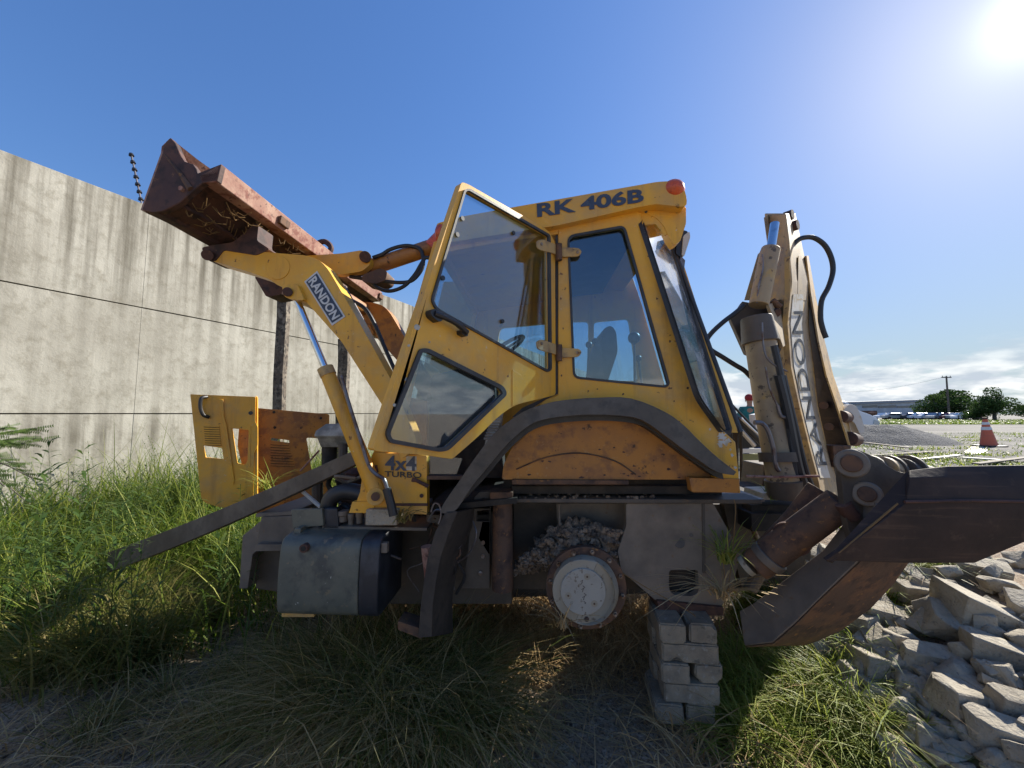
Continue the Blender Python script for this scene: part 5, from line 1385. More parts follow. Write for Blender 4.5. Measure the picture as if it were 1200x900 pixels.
# ---- long wooden plank leaning from the grass on to the machine
a0, a1 = P(150, 650, 2.95), P(425, 533, 2.18)
d = a1 - a0; up = Vector((0, 0, 1)); n_ = d.cross(up).normalized(); upv = n_.cross(d).normalized()
if upv.z < 0: upv = -upv
a0 = a0 - d * .10; d = a1 - a0
mb = MB(); lv = []
W_, T_ = .092, .055
for i in range(17):
    t = i / 16; c = a0 + d * t
    c = c - Vector((0, 0, .025 * math.sin(t * 3.14)))
    k = 1.6 - .77 * t
    lv.append([c + n_ * a * T_ + upv * b * W_ * k for a, b in ((-.5, -.5), (.5, -.5), (.5, .5), (-.5, .5))])
mb.loft(lv); o = mb.build('wooden_plank', wood_m, None, bev=.003)
tag(o, 'long grey weathered plank leaning from the grass up to the lift cylinder', 'plank')

# ---- dismounted bonnet side panels
hp = empty('bonnet_side_panel', (P(262, 592, 2.95).x, P(262, 592, 2.95).y, .15))
tag(hp, 'yellow bonnet side panel with black handle standing upright in the grass left of the plank', 'bonnet panel')
o1, e1 = P(224, 500, 2.95), P(300, 500, 3.12)
hn = (e1 - o1).cross(Vector((0, 0, 1))).normalized()
if hn.y > 0: hn = -hn
HF = plane_map(o1, hn)
slot = [(238, 522), (260, 525), (262, 538), (241, 536)]
hole = rnd([(272, 502), (291.5, 504), (290, 540), (287, 545), (278, 543)], 1.5)
outl = rnd([(223, 462), (299.5, 465), (299, 494), (302, 500), (302, 522), (298, 530), (296, 594), (262, 596), (236, 588)], [1, 2, 1, 2, 2, 2, 2, 10, 8])
pn = part(plate_on(HF, hn, outl, .02, [slot, hole], off=-.02), 'panel', paint, hp, bev=.003)
part(plate_on(HF, hn, [(257, 468), (262, 468), (263, 488), (266, 498), (275, 562), (274, 568), (272, 562), (262, 500), (259, 484)], .014, off=0), 'pressed_rib', paint, hp, bev=.002)
part(plate_on(HF, hn, rnd([(268, 497), (294, 499), (293, 549), (275, 546)], 3), .004, [rnd([(271, 501), (292, 503), (291, 546), (277, 543.5)], 2)], off=0), 'opening_rim', paint, hp)
for i in range(9):
    y = 498.5 + i * 2.65; w = i * .25
    part(plate_on(HF, hn, [(238.5 + w, y), (257 + w, y + .8), (257.4 + w, y + 2.1), (238.8 + w, y + 1.5)], .010, off=.0), 'louvre', paint, hp)
    part(plate_on(HF, hn, [(238.8 + w, y + 1.5), (257.4 + w, y + 2.2), (257.4 + w, y + 2.7), (238.8 + w, y + 2.2)], .001, off=.0), 'louvre_slot', void_blk, hp)
hd = smooth_line([HF(243, 465) + hn * .01, HF(238, 467) + hn * .04, HF(237, 477) + hn * .045, HF(240, 486) + hn * .04, HF(245, 489) + hn * .01], 4)
part(MB().tube(hd, .013, 10), 'handle', blkpl, hp)
part(MB().tube([HF(294, 484) + hn * .0, HF(294, 484) + hn * .01], .016, 8), 'catch', blkpl, hp)
part(MB().prism([[P(x, y, 3.13) for x, y in ((299.5, 464), (301.5, 466), (301.5, 592), (298, 592))]], Vector((.0, .010, 0))), 'folded_edge', paint, hp)
part(plate_on(HF, hn, rnd([(277, 500), (298, 501), (298, 560), (284, 560), (280, 545), (275, 524)], 4), .01, off=-.10), 'inner_bracket', paint_or, hp)

hq = empty('bonnet_side_panel', (P(345, 590, 3.4).x, P(345, 590, 3.4).y, .1))
tag(hq, 'rusty orange bonnet panel with louvres standing behind the plank', 'bonnet panel')
o2, e2 = P(300, 500, 3.25), P(386, 500, 3.55)
gn = (e2 - o2).cross(Vector((0, 0, 1))).normalized()
if gn.y > 0: gn = -gn
GF = plane_map(o2, gn)
outl = rnd([(300, 478), (386, 485.5), (385, 600), (372, 606), (301, 604)], 2)
s1 = [(318, 513), (339, 516), (339, 519), (317, 516)]
h2 = rnd([(359, 513), (388 - 4, 514), (383, 545), (366, 556)], 2)
part(plate_on(GF, gn, outl, .02, [s1, h2], off=-.02), 'panel', paint_or, hq, bev=.003)
for i in range(9):
    y = 519 + i * 3.1; w = i * .9
    part(plate_on(GF, gn, [(317, y), (338 + w, y + 1.6), (338.4 + w, y + 2.9), (317, y + 1.7)], .010, off=0), 'louvre', paint_or, hq)
    part(plate_on(GF, gn, [(317, y + 1.8), (338.4 + w, y + 3), (338.4 + w, y + 3.5), (317, y + 2.5)], .001, off=0), 'louvre_slot', void_blk, hq)
part(plate_on(GF, gn, rnd([(313, 508), (347, 511), (348, 513), (314, 511)], 1), .008, off=0), 'pressed_rib', paint_or, hq)
for x, y in ((321, 483), (322, 501), (376, 490)):
    part(MB().tube([GF(x, y), GF(x, y) + gn * .006], .012, 8), 'bolt_hole', void_blk, hq)
# white board on the ground behind
# ---- soil heaped on the axle
def soil_heap():
    mb = MB(); r = random.Random(11)
    pts = [(606, 664, 7), (618, 660, 9), (630, 655, 12), (640, 645, 14), (650, 640, 15), (656, 628, 13), (668, 632, 17), (680, 628, 16), (690, 625, 14), (700, 628, 15), (712, 630, 14), (722, 632, 12), (662, 650, 16), (680, 648, 18), (700, 648, 16), (716, 648, 12), (640, 656, 10), (690, 640, 18), (728, 628, 8)]
    for x, y, k in pts:
        mb.ball(S(x, y + 2, .22 + r.uniform(-.03, .05)), k / 200 * 1.15, k / 200 * 1.2, k / 200, 26, 18, jit=.9)
    for i in range(150):
        x = r.uniform(608, 728); y0 = 622 + max(0, (660 - x)) * .62; y = r.uniform(y0 - 1, min(y0 + 36, 664))
        mb.ball(S(x, y, .125 + r.uniform(0, .04)), r.uniform(.006, .026), r.uniform(.006, .022), r.uniform(.006, .02), 7, 5, jit=.7)
    o = mb.build('soil_heap', soil_m, None, ang=60)
    tag(o, 'crumbly brown soil heaped on the rear axle above the wheel hub', 'soil', kind='stuff')
soil_heap()

# ---- rubble: broken concrete lumps
def rock_mesh(L, W, H, seed, kind):
    r = random.Random(seed); bm = bmesh.new()
    if kind:     # broken slab: eight jittered corners, some knocked off
        for sx_ in (-1, 1):
            for sy_ in (-1, 1):
                for sz_ in (-1, 1):
                    jx, jy, jz = r.uniform(.72, 1.08), r.uniform(.66, 1.08), r.uniform(.75, 1.05)
                    if r.random() < .38:
                        bm.verts.new((sx_ * jx * L / 2 * .62, sy_ * jy * W / 2, sz_ * jz * H / 2))
                        bm.verts.new((sx_ * jx * L / 2, sy_ * jy * W / 2 * .45, sz_ * jz * H / 2 * .9))
                    else:
                        bm.verts.new((sx_ * jx * L / 2, sy_ * jy * W / 2, sz_ * jz * H / 2))
    else:
        for i in range(13):
            v = Vector((r.gauss(0, 1), r.gauss(0, 1), r.gauss(0, 1))).normalized(); x, y, z = v * r.uniform(.85, 1.1)
            bm.verts.new((x * L / 2, y * W / 2, z * H / 2))
    h = bmesh.ops.convex_hull(bm, input=bm.verts)
    bmesh.ops.delete(bm, geom=[v for v in bm.verts if not v.link_faces], context='VERTS')
    bmesh.ops.dissolve_limit(bm, angle_limit=R(9), verts=bm.verts, edges=bm.edges)
    bmesh.ops.bevel(bm, geom=list(bm.edges), offset=min(L, W, H) * .03, segments=1, affect='EDGES')
    bmesh.ops.triangulate(bm, faces=bm.faces)
    bmesh.ops.subdivide_edges(bm, edges=[e for e in bm.edges if e.calc_length() > max(L, W, H) * .16], cuts=2, use_grid_fill=True)
    bmesh.ops.triangulate(bm, faces=bm.faces)
    off = Vector((seed * 1.7, 0, 0))
    bm.normal_update()
    for v in bm.verts:
        k = noise.noise(v.co * (5 / max(L, .1)) + off) * .018 * L + noise.noise(v.co * (16 / max(L, .1)) + off) * .010 * L + noise.noise(v.co * 45 + off) * .003
        v.co += v.normal * k
    me = bpy.data.meshes.new('broken_concrete_lump'); bm.to_mesh(me); bm.free()
    me.materials.append(stone_m)
    me.polygons.foreach_set('use_smooth', [True] * len(me.polygons)); me.set_sharp_from_angle(angle=R(28))
    return me
GRP = 'lumps of broken concrete in the heap under the stabilizer'
def rubble(px, py, wpx, ratio, thick, yaw, tilt, roll, seed, lab, kind=True, lift=.0):
    g = G(px, py); k = g.y / FPX
    L = wpx * k * (1.0 if wpx > 60 else 1.1) * (1 + ((px - 600) / 450.0) ** 2) ** -.42
    jr = random.Random(seed + 5); yaw += jr.uniform(-22, 22); tilt += jr.uniform(-8, 8)
    ratio = .5 * ratio + .32; thick = .55 * thick + .28
    me = rock_mesh(L, L * ratio, L * thick, seed, kind)
    o = bpy.data.objects.new('broken_concrete_lump', me); COL.objects.link(o)
    o.location = g + Vector((0, 0, L * thick * .25 + lift)); o.rotation_euler = (R(tilt), R(roll), R(yaw))
    tag(o, lab, 'concrete lump', GRP); return o
big = [
 (1150, 722, 130, .45, .22, -18, 18, 22, True, 'long pale slab lying highest in the heap, sloping down to the right edge'),
 (1120, 728, 96, .62, .30, -22, 28, 20, True, 'pointed broad slab lying across the long sloping slab'),
 (1170, 760, 92, .40, .38, -14, 6, 14, True, 'bright straight edged block near the right edge, middle of the heap'),
 (1090, 765, 84, .40, .34, -2, 4, 2, True, 'long flat block lying level in the middle of the heap'),
 (1050, 766, 44, .8, .6, 15, 10, -12, True, 'small sunlit block with two dark holes in its top'),
 (1120, 785, 92, .62, .5, 12, 4, -6, False, 'broad rounded lump with a sunlit left shoulder'),
 (1128, 818, 86, .7, .62, -8, 12, 10, True, 'large jagged slab standing on edge, right of centre low in the heap'),
 (1190, 812, 70, .7, .55, -14, 8, 12, True, 'rough lump cut by the right edge, above the lowest slab'),
 (1178, 858, 96, .5, .55, -10, 4, 10, True, 'wide straight topped block at the lower right corner'),
 (1062, 830, 66, .8, .8, 30, 14, -18, False, 'upright tapering lump beside the lit grass low in the heap'),
 (1065, 800, 62, .7, .6, 10, 6, 4, False, 'grey lump just behind the upright tapering one'),
 (1010, 788, 60, .75, .7, 24, 8, -8, False, 'ridged rough lump with a light streak nearest the beam end'),
 (985, 768, 44, .7, .6, -10, 8, 8, False, 'small lump beside the grass, under the beam end'),
 (1022, 745, 52, .7, .6, 20, 10, -14, True, 'block with one bright sunlit corner in front of the green tuft'),
 (1062, 742, 52, .7, .7, -30, 10, 10, False, 'dark lump between the sunlit corner block and the pointed slab'),
 (1085, 722, 52, .6, .7, 40, 30, 14, True, 'steep narrow wedge leaning left of the pointed slab'),
 (1045, 715, 58, .55, .5, -14, 8, 8, True, 'flat grey block near the top left of the heap'),
 (1075, 695, 64, .5, .45, -6, 8, 4, True, 'low grey block just under the edge of the foot plate'),
 (1085, 872, 66, .7, .6, 14, 4, -6, False, 'smooth rounded lump at the bottom beside the lit grass'),
 (1120, 888, 66, .7, .6, -14, 4, 8, False, 'dark rounded lump at the very bottom of the picture'),
 (1170, 896, 60, .7, .6, -24, 4, 8, False, 'bottom lump, second from the lower right corner'),
 (1180, 690, 90, .6, .5, -12, 8, 6, False, 'large dark weathered lump high at the right edge'),
 (1148, 672, 70, .6, .5, -12, 8, 6, True, 'shadowed block right under the foot plate'),
 (1190, 655, 64, .6, .5, 8, 4, 6, False, 'shadowed block under the foot plate at the right edge'),
 (1018, 820, 66, .26, .20, -36, 6, 24, True, 'long thin sunlit splinter of concrete slanting through the grass'),
 (1150, 838, 60, .6, .5, -30, 14, 8, True, 'half hidden slab between the jagged slab and the corner block'),
]
for i, (px, py, w, ra, th, yw, ti, ro, kd, lab) in enumerate(big):
    rubble(px, py + 8, w, ra, th, yw, ti, ro, 100 + i, lab, kd, lift=.02)
SHORT = ['long pale sloping slab', 'pointed broad slab', 'bright straight edged block', 'long flat level block', 'sunlit block with two dark holes', 'broad lump with sunlit shoulder', 'large jagged slab', 'rough lump at the right edge', 'straight topped corner block', 'upright tapering lump', 'grey lump behind the tapering one', 'ridged lump with a light streak', 'small lump under the beam end', 'block with bright sunlit corner', 'dark lump beside the sunlit corner', 'steep narrow leaning wedge', 'flat grey block at top left', 'low grey block under the plate', 'smooth rounded bottom lump', 'dark rounded bottom lump', 'bottom lump near the corner', 'large dark weathered lump', 'shadowed block under the plate', 'shadowed block at the right edge', 'long thin sunlit splinter', 'half hidden slab']
def filler_label(px, py, w, slab):
    k = min(range(len(big)), key=lambda i: (big[i][0] - px) ** 2 + (big[i][1] - py) ** 2)
    dx, dy = px - big[k][0], py - big[k][1]
    v = 'above' if dy < 0 else 'below'; h = 'left of' if dx < 0 else 'right of'
    rel = h if abs(dx) > 2.2 * abs(dy) else v if abs(dy) > 2.2 * abs(dx) else v + ' and ' + h
    size = 'tiny' if w < 30 else 'small' if w < 38 else 'middling' if w < 46 else 'larger'
    return '%s grey %s of concrete %s the %s' % (size, 'slab' if slab else 'lump', rel, SHORT[k])
r7 = random.Random(77)
for i in range(262):
    px = r7.uniform(935, 1285); py = r7.uniform(660, 915)
    if px < 1050 - (900 - py) * .78: continue
    wf = r7.uniform(22, 54)
    rubble(px, py, wf, r7.uniform(.5, .9), r7.uniform(.4, .8), r7.uniform(0, 360), r7.uniform(-25, 25), r7.uniform(-25, 25), 300 + i,
           filler_label(px, py, wf, i % 2 == 0), i % 2 == 0, lift=r7.uniform(-.02, .06))
# single stones lying in the left foreground grass
for i, (x, y, w, lab) in enumerate(((255, 742, 30, 'brown flat stone lying in the shaded grass left of centre'), (172, 888, 18, 'dark rounded stone at the bottom edge of the dirt'), (305, 752, 18, 'small dark stone right of the brown flat stone'))):
    g = G(x, y); me = rock_mesh(w * g.y / FPX, w * g.y / FPX * .7, w * g.y / FPX * .5, 800 + i, False)
    me.materials.clear(); me.materials.append(soil_m if i == 0 else frame_blk)
    o = bpy.data.objects.new('stone', me); COL.objects.link(o); o.location = g + Vector((0, 0, .02)); tag(o, lab, 'stone')

# ---- person in a teal shirt seen between the cab corner and the boom
pg = G(880, 512); PYv = 9.0
px_ = P(879, 485, PYv); gz = ground_z(px_.x, px_.y)
hz = P(879, 463, PYv).z         # top of the cap
Hh = hz - gz
def person(base, H):
    s_ = H / 1.75
    J = {'pelvis': (0, 0, .95, .13, .10), 'waist': (0, 0, 1.08, .125, .095), 'chest': (0, .01, 1.30, .165, .11), 'neckb': (0, .01, 1.46, .07, .06), 'neck': (0, 0, 1.52, .055, .055), 'head': (0, -.01, 1.60, .08, .09), 'top': (0, -.01, 1.69, .07, .085),
         'hl': (-.10, 0, .90, .095, .095), 'kl': (-.12, -.02, .50, .065, .065), 'al': (-.13, .02, .10, .045, .045), 'fl': (-.14, -.14, .04, .04, .035),
         'hr': (.10, 0, .90, .095, .095), 'kr': (.12, .02, .50, .065, .065), 'ar': (.13, .05, .10, .045, .045), 'fr': (.14, -.11, .04, .04, .035),
         'sl': (-.19, 0, 1.40, .06, .06), 'el': (-.26, .02, 1.12, .045, .045), 'wl': (-.22, -.12, .90, .032, .03), 'gl': (-.20, -.19, .84, .035, .02),
         'sr': (.19, 0, 1.40, .06, .06), 'er': (.26, .02, 1.12, .045, .045), 'wr': (.22, -.12, .90, .032, .03), 'gr': (.20, -.19, .84, .035, .02)}
    E = [('pelvis', 'waist'), ('waist', 'chest'), ('chest', 'neckb'), ('neckb', 'neck'), ('neck', 'head'), ('head', 'top'), ('pelvis', 'hl'), ('hl', 'kl'), ('kl', 'al'), ('al', 'fl'), ('pelvis', 'hr'), ('hr', 'kr'), ('kr', 'ar'), ('ar', 'fr'),
         ('chest', 'sl'), ('sl', 'el'), ('el', 'wl'), ('wl', 'gl'), ('chest', 'sr'), ('sr', 'er'), ('er', 'wr'), ('wr', 'gr')]
    def skin(name, keys, grow, mat, parent, sub=2):
        ks = [k for k in J if k in keys]; me = bpy.data.meshes.new(name)
        es = [(ks.index(a), ks.index(b)) for a, b in E if a in ks and b in ks]
        fing = []
        vs = [Vector(J[k][:3]) * s_ for k in ks]
        rad = [((J[k][3] + grow) * s_, (J[k][4] + grow) * s_) for k in ks]
        if name == 'body':   # five fingers on each hand
            for sd, g in ((-1, 'gl'), (1, 'gr')):
                gi = ks.index(g); c = vs[gi]
                for q in range(4):
                    a = c + Vector((sd * (-.024 + .016 * q), -.035, -.05 - .006 * (1 - abs(q - 1.5)))) * s_; b = a + Vector((0, -.012, -.035)) * s_
                    vs += [a, b]; rad += [(.009, .009), (.007, .007)]; n0 = len(vs); es += [(gi, n0 - 2), (n0 - 2, n0 - 1)]
                a = c + Vector((-sd * .035, -.02, .0)) * s_; b = a + Vector((-sd * .01, -.02, -.03)) * s_
                vs += [a, b]; rad += [(.010, .010), (.008, .008)]; n0 = len(vs); es += [(gi, n0 - 2), (n0 - 2, n0 - 1)]
        me.from_pydata([tuple(v) for v in vs], es, []); me.materials.append(mat)
        o = bpy.data.objects.new(name, me); COL.objects.link(o); o.parent = parent
        m = o.modifiers.new('skin', 'SKIN'); m.use_smooth_shade = True
        sl = me.skin_vertices[0].data if me.skin_vertices else None
        if sl is None:
            bm = bmesh.new(); bm.from_mesh(me); bm.verts.layers.skin.verify(); bm.to_mesh(me); bm.free(); sl = me.skin_vertices[0].data
        for i, r_ in enumerate(rad): sl[i].radius = r_; sl[i].use_root = (i == 0)
        sb_ = o.modifiers.new('sub', 'SUBSURF'); sb_.levels = sub; sb_.render_levels = sub
        return o
    root = empty('person', base, R(150))
    skin('body', set(J), 0, skin_m, root)
    skin('shirt', {'pelvis', 'waist', 'chest', 'neckb', 'sl', 'el', 'sr', 'er'}, .014, fab_teal, root)
    skin('trousers', {'pelvis', 'hl', 'kl', 'al', 'hr', 'kr', 'ar'}, .016, fab_blue, root)
    return root, s_
pr, ps = person(Vector((px_.x, px_.y, gz)), Hh)
tag(pr, 'person in a teal shirt and red cap standing behind the machine, left of the boom', 'person')
def plocal(mb, nm, mt):
    c = sum(mb.v, Vector()) / len(mb.v); me = bpy.data.meshes.new(nm); me.from_pydata([tuple(p - c) for p in mb.v], [], mb.f); me.materials.append(mt)
    me.polygons.foreach_set('use_smooth', [True] * len(me.polygons)); o = bpy.data.objects.new(nm, me); COL.objects.link(o); o.parent = pr; o.location = c
hd_ = Vector((0, -.01, 1.66)) * ps
cp = MB(); cp.ball(hd_ + Vector((0, 0, .02)), .105 * ps, .12 * ps, .10 * ps, 18, 10); plocal(cp, 'cap', fab_red)
cp = MB(); cp.add([hd_ + Vector((a, b, c)) * ps for a, b, c in ((-.08, -.08, .02), (.08, -.08, .02), (.06, -.19, .0), (-.06, -.19, .0), (-.08, -.08, .03), (.08, -.08, .03), (.06, -.19, .01), (-.06, -.19, .01))], [(0, 1, 2, 3), (7, 6, 5, 4), (0, 4, 5, 1), (1, 5, 6, 2), (2, 6, 7, 3), (3, 7, 4, 0)]); plocal(cp, 'cap_peak', fab_red)
for sx_ in (-1, 1):
    cp = MB(); cp.ball(hd_ + Vector((sx_ * .03, -.098, -.035)) * ps, .010 * ps, n=8, m=6); plocal(cp, 'eye', blkpl)
    cp = MB(); cp.ball(hd_ + Vector((sx_ * .085, 0, -.05)) * ps, .012 * ps, .02 * ps, .03 * ps, 8, 6); plocal(cp, 'ear', skin_m)
cp = MB(); cp.ball(hd_ + Vector((0, -.108, -.06)) * ps, .013 * ps, .02 * ps, .022 * ps, 8, 6); plocal(cp, 'nose', skin_m)
cp = MB(); cp.ball(hd_ + Vector((0, -.095, -.10)) * ps, .025 * ps, .01 * ps, .006 * ps, 8, 6); plocal(cp, 'mouth', fab_red)

# ---- scrap machine frame with struts behind the rear of the cab
sm = empty('scrap_frame', G(872, 560)); tag(sm, 'jumble of black and bare metal struts with a pale green panel behind the cab rear', 'scrap metal')
def bar(a, b, r_, m_, nm, Y=3.9):
    part(MB().tube([P(*a, Y), P(*b, Y + .1)], r_, 8), nm, m_, sm)
bar((845, 470), (893, 520), .028, blkpl, 'strut'); bar((846, 462), (894, 512), .012, blkpl, 'strut')
bar((850, 484), (884, 522), .022, alu, 'bare_strut'); bar((868, 490), (895, 516), .014, alu, 'bare_strut')
bar((862, 500), (862, 600), .03, void_blk, 'upright', 4.0); bar((868, 500), (869, 590), .016, void_blk, 'upright', 3.9)
part(MB().prism([[P(x, y, 4.1) for x, y in ((868, 526), (897, 526), (897, 531), (868, 531))]], Vector((0, .05, 0))), 'pale_rail', alu, sm)
part(MB().prism([[P(x, y, 4.15) for x, y in ((869, 532), (905, 532), (905, 562), (872, 560))]], Vector((0, .04, 0))), 'panel', green_pl, sm)
part(MB().prism([[P(x, y, 4.3) for x, y in rnd([(857, 498), (872, 494), (893, 506), (893, 524), (857, 526)], 3)]], Vector((0, .3, 0))), 'dark_casing', void_blk, sm)
part(MB().ball(P(854, 495, 4.2), .05, n=10, m=8, jit=.2), 'red_cap', fab_red, sm)
part(MB().prism([[P(x, y, 4.3) for x, y in ((884, 486), (893, 484), (893, 505), (886, 503))]], Vector((0, .1, 0))), 'white_plate', white_pl, sm)
bk2 = G(947, 545); 
o = MB().prism([[P(x, y, 4.6) for x, y in rnd([(928, 520), (946, 520), (946, 537), (930, 537)], 2)]], Vector((0, .4, 0))).build('green_crate', layered('green_plastic', (0.03, .22, .12), [], rough=.5, bmp=0), None, bev=.01)
tag(o, 'small green plastic crate glimpsed between the boom and the stabilizer', 'crate')

# ============================================================ VEGETATION
SEG = 4
def blades(n, pos_fn, h_lo, h_hi, w, lean, droop, tone_mu, tone_sd, seed, flat=0.0, curl=.22):
    r = np.random.default_rng(seed); p = pos_fn(n, r)          # (m, 4): x y z hscale
    m = len(p); base = p[:, :3]; h = r.uniform(h_lo, h_hi, m) * p[:, 3]
    az = r.uniform(0, 2 * np.pi, m); dr = np.stack([np.cos(az), np.sin(az), np.zeros(m)], 1)
    side = np.stack([-np.sin(az + r.normal(0, .5, m)), np.cos(az), np.zeros(m)], 1)
    ln = np.abs(r.normal(lean, lean * .5, m)); dp = np.abs(r.normal(droop, droop * .5, m))
    ww = w * r.uniform(.6, 1.4, m)
    cu = r.normal(0, curl, m); kn = r.uniform(.35, .8, m); kd = np.where(r.uniform(0, 1, m) < .3, r.uniform(.2, .7, m), 0)
    sh = np.stack([-np.sin(az), np.cos(az), np.zeros(m)], 1)
    V = []
    for k in range(SEG):
        t = k / (SEG - .0); 
        c = base + dr * (h * (ln * t + dp * t * t))[:, None]; c[:, 2] += h * (t * (1 - flat) - dp * .55 * t ** 2.4 * (1 - flat) + flat * .12 * np.sin(t * 3.1))
        c += sh * (h * cu * t * t)[:, None]; c[:, 2] -= h * kd * np.clip(t - kn, 0, 1) * (1 - flat)
        wk = ww * (1 - .75 * t ** 1.6)
        V.append(c - side * wk[:, None]); V.append(c + side * wk[:, None])
    t = 1.0
    c = base + dr * (h * (ln + dp))[:, None]; c[:, 2] += h * (1 - flat) * (1 - dp * .55)
    c += sh * (h * cu)[:, None]; c[:, 2] -= h * kd * (1 - kn) * (1 - flat)
    V.append(c)
    V = np.stack(V, 1)                                          # m, 2*SEG+1, 3
    nv = 2 * SEG + 1; vi = (np.arange(m) * nv)[:, None]
    F = []
    for k in range(SEG - 1):
        a = vi + 2 * k; F += [np.concatenate([a, a + 1, a + 3], 1), np.concatenate([a, a + 3, a + 2], 1)]
    a = vi + 2 * (SEG - 1); F.append(np.concatenate([a, a + 1, a + 2], 1))
    tone = np.clip(r.normal(tone_mu, tone_sd, m), 0, 1)
    return V.reshape(-1, 3), np.concatenate(F, 0), np.repeat(tone, nv)
gzv = np.vectorize(ground_z)
GX = np.arange(-9, 8, .05); GY = np.arange(.2, 12, .05)
GZ = np.array([[ground_z(x, y) for x in GX] for y in GY])
def gz_fast(x, y):
    i = np.clip(((x + 9) / .05).astype(int), 0, len(GX) - 1); j = np.clip(((y - .2) / .05).astype(int), 0, len(GY) - 1)
    return GZ[j, i]
NZ = np.array([[noise.noise(Vector((x * 1.1, y * 1.1, 8))) for x in GX] for y in GY])
NZ2 = np.array([[noise.noise(Vector((x * 3.3, y * 3.3, 2))) for x in GX] for y in GY])
def nz(x, y, A=None):
    A = NZ if A is None else A
    i = np.clip(((x + 9) / .05).astype(int), 0, len(GX) - 1); j = np.clip(((y - .2) / .05).astype(int), 0, len(GY) - 1)
    return A[j, i]
def add_stuff(name, mat, lab, cat, lots):
    V = []; F = []; T = []; o = 0
    for v, f, t in lots: V.append(v); F.append(f + o); T.append(t); o += len(v)
    ob = np_mesh(name, np.concatenate(V), np.concatenate(F), np.concatenate(T), mat)
    tag(ob, lab, cat, kind='stuff'); return ob
def wall_y(x): return 4.5 + (x + 6.0) * (FPX / 215.0)
# meadow: left of and behind the machine
def meadow(n, r):
    x = r.uniform(-8.5, 1.2, n); y = r.uniform(1.0, 9.5, n)
    dist = np.sqrt(x * x + y * y)
    u = x * math.cos(-YAW) + y * 0
    keep = (y < wall_y(x) - .1)
    edge = -.95 - .33 * (y - 1.4)                    # left of this line the grass takes over
    k = np.clip((edge - x) / .8, 0, 1)
    behind = (y > 3.5 + .1 * nz(x, y)); k = np.where(behind, 1, k)
    k = k * np.clip((y - 2.0 - .35 * np.clip((x + 4.2) / 2, 0, 1)) / .9, 0.0, 1)
    k = k * np.clip(.75 + 1.4 * nz(x, y) + .6 * nz(x, y, NZ2), .12, 1.15)
    keep &= r.uniform(0, 1, n) < k * np.clip(3.2 / dist, .35, 1)
    hs_ = np.clip(.52 + .19 * (y - 1.6), .45, 1.2) * (1 + .5 * nz(x, y))
    hs_ = np.where(behind & (x > -.8), hs_ * .6, hs_)
    return np.stack([x, y, gz_fast(x, y) - .01, hs_], 1)[keep]
lots = [blades(150000, meadow, .35, .85, .0062, .24, .42, .45, .24, 21),
        blades(30000, meadow, .7, 1.2, .0040, .14, .3, .75, .2, 22)]
add_stuff('meadow_grass', green_leaf, 'tall green grass between the machine and the concrete wall', 'grass', lots)
# drooping tussocks in front of the machine
def tufts(cs, spread):
    def f(n, r):
        c = np.array(cs)[r.integers(0, len(cs), n)]
        a = r.uniform(0, 6.283, n); q = np.abs(r.normal(0, 1, n)) * spread * c[:, 3]
        x = c[:, 0] + np.cos(a) * q; y = c[:, 1] + np.sin(a) * q
        return np.stack([x, y, gz_fast(x, y) - .01, c[:, 2]], 1)
    return f
def gp(px, py, h=1, s=1): g = G(px, py); return (g.x, g.y, h, s)
rr = random.Random(31)
front = [gp(x, y, h, 1) for x, y, h in ((372, 800, .95), (392, 822, 1.0), (415, 800, 1.1), (430, 838, 1.0), (452, 812, 1.15), (470, 845, 1.0), (488, 815, 1.1), (505, 850, .95), (520, 822, 1.0), (540, 852, .85), (556, 828, .8), (350, 838, .7), (410, 862, .8), (450, 880, .75), (575, 860, .6), (505, 880, .7), (330, 800, .6))]
front = [(x, y, h * .92, s) for x, y, h, s in front]
plk = [gp(x, y, h, 1) for x, y, h in ((80, 790, .95), (115, 800, .9), (150, 790, .9), (185, 780, .8), (50, 800, .9), (95, 745, .8), (120, 752, .85), (150, 748, .9), (178, 752, .85), (205, 742, .75), (70, 760, .8), (235, 735, .6), (135, 730, .9), (165, 728, .9), (110, 726, .9))]
lots = [blades(2600, tufts(front, .10), .25, .66, .0034, .35, .75, .30, .22, 23, curl=.4), blades(2600, tufts(front, .13), .25, .68, .0024, .45, .9, .92, .1, 231, curl=.5)]
mid = [gp(rr.uniform(20, 480), rr.uniform(720, 880), rr.uniform(.35, .7), 1.2) for _ in range(30)]
lots += [blades(4200, tufts(mid, .06), .2, .5, .0024, .45, .8, .55, .3, 24)]
lots += [blades(2600, tufts(plk, .10), .3, .72, .0042, .28, .5, .30, .2, 241)]
add_stuff('tussock_grass', mixed_leaf, 'drooping half dry grass tussocks in the shade in front of the machine', 'grass', lots)
# sunlit green tuft by the block stack and around the rubble
side = [gp(rr.uniform(855, 1030), rr.uniform(775, 905), rr.uniform(.45, .85), 1) for _ in range(34)]
side += [gp(x, y, .6, .7) for x, y in ((880, 700), (895, 715), (915, 700), (870, 725), (900, 735), (1000, 760), (1010, 745), (985, 735), (1030, 700), (1050, 680), (1060, 672), (1090, 668), (1020, 715), (1100, 666), (960, 770), (860, 800), (852, 830), (1035, 845), (1048, 880))]
lots = [blades(2500, tufts(side, .11), .10, .36, .0022, .6, .9, .25, .2, 125)]
add_stuff('dry_blades', dry_leaf, 'dry straw coloured blades mixed into the sunlit grass beside the block stack', 'grass', lots)
lots = [blades(10500, tufts(side, .085), .16, .44, .0030, .42, .62, .78, .2, 25)]
add_stuff('sunlit_grass', green_leaf, 'bright green sunlit grass beside the block stack and the rubble', 'grass', lots)
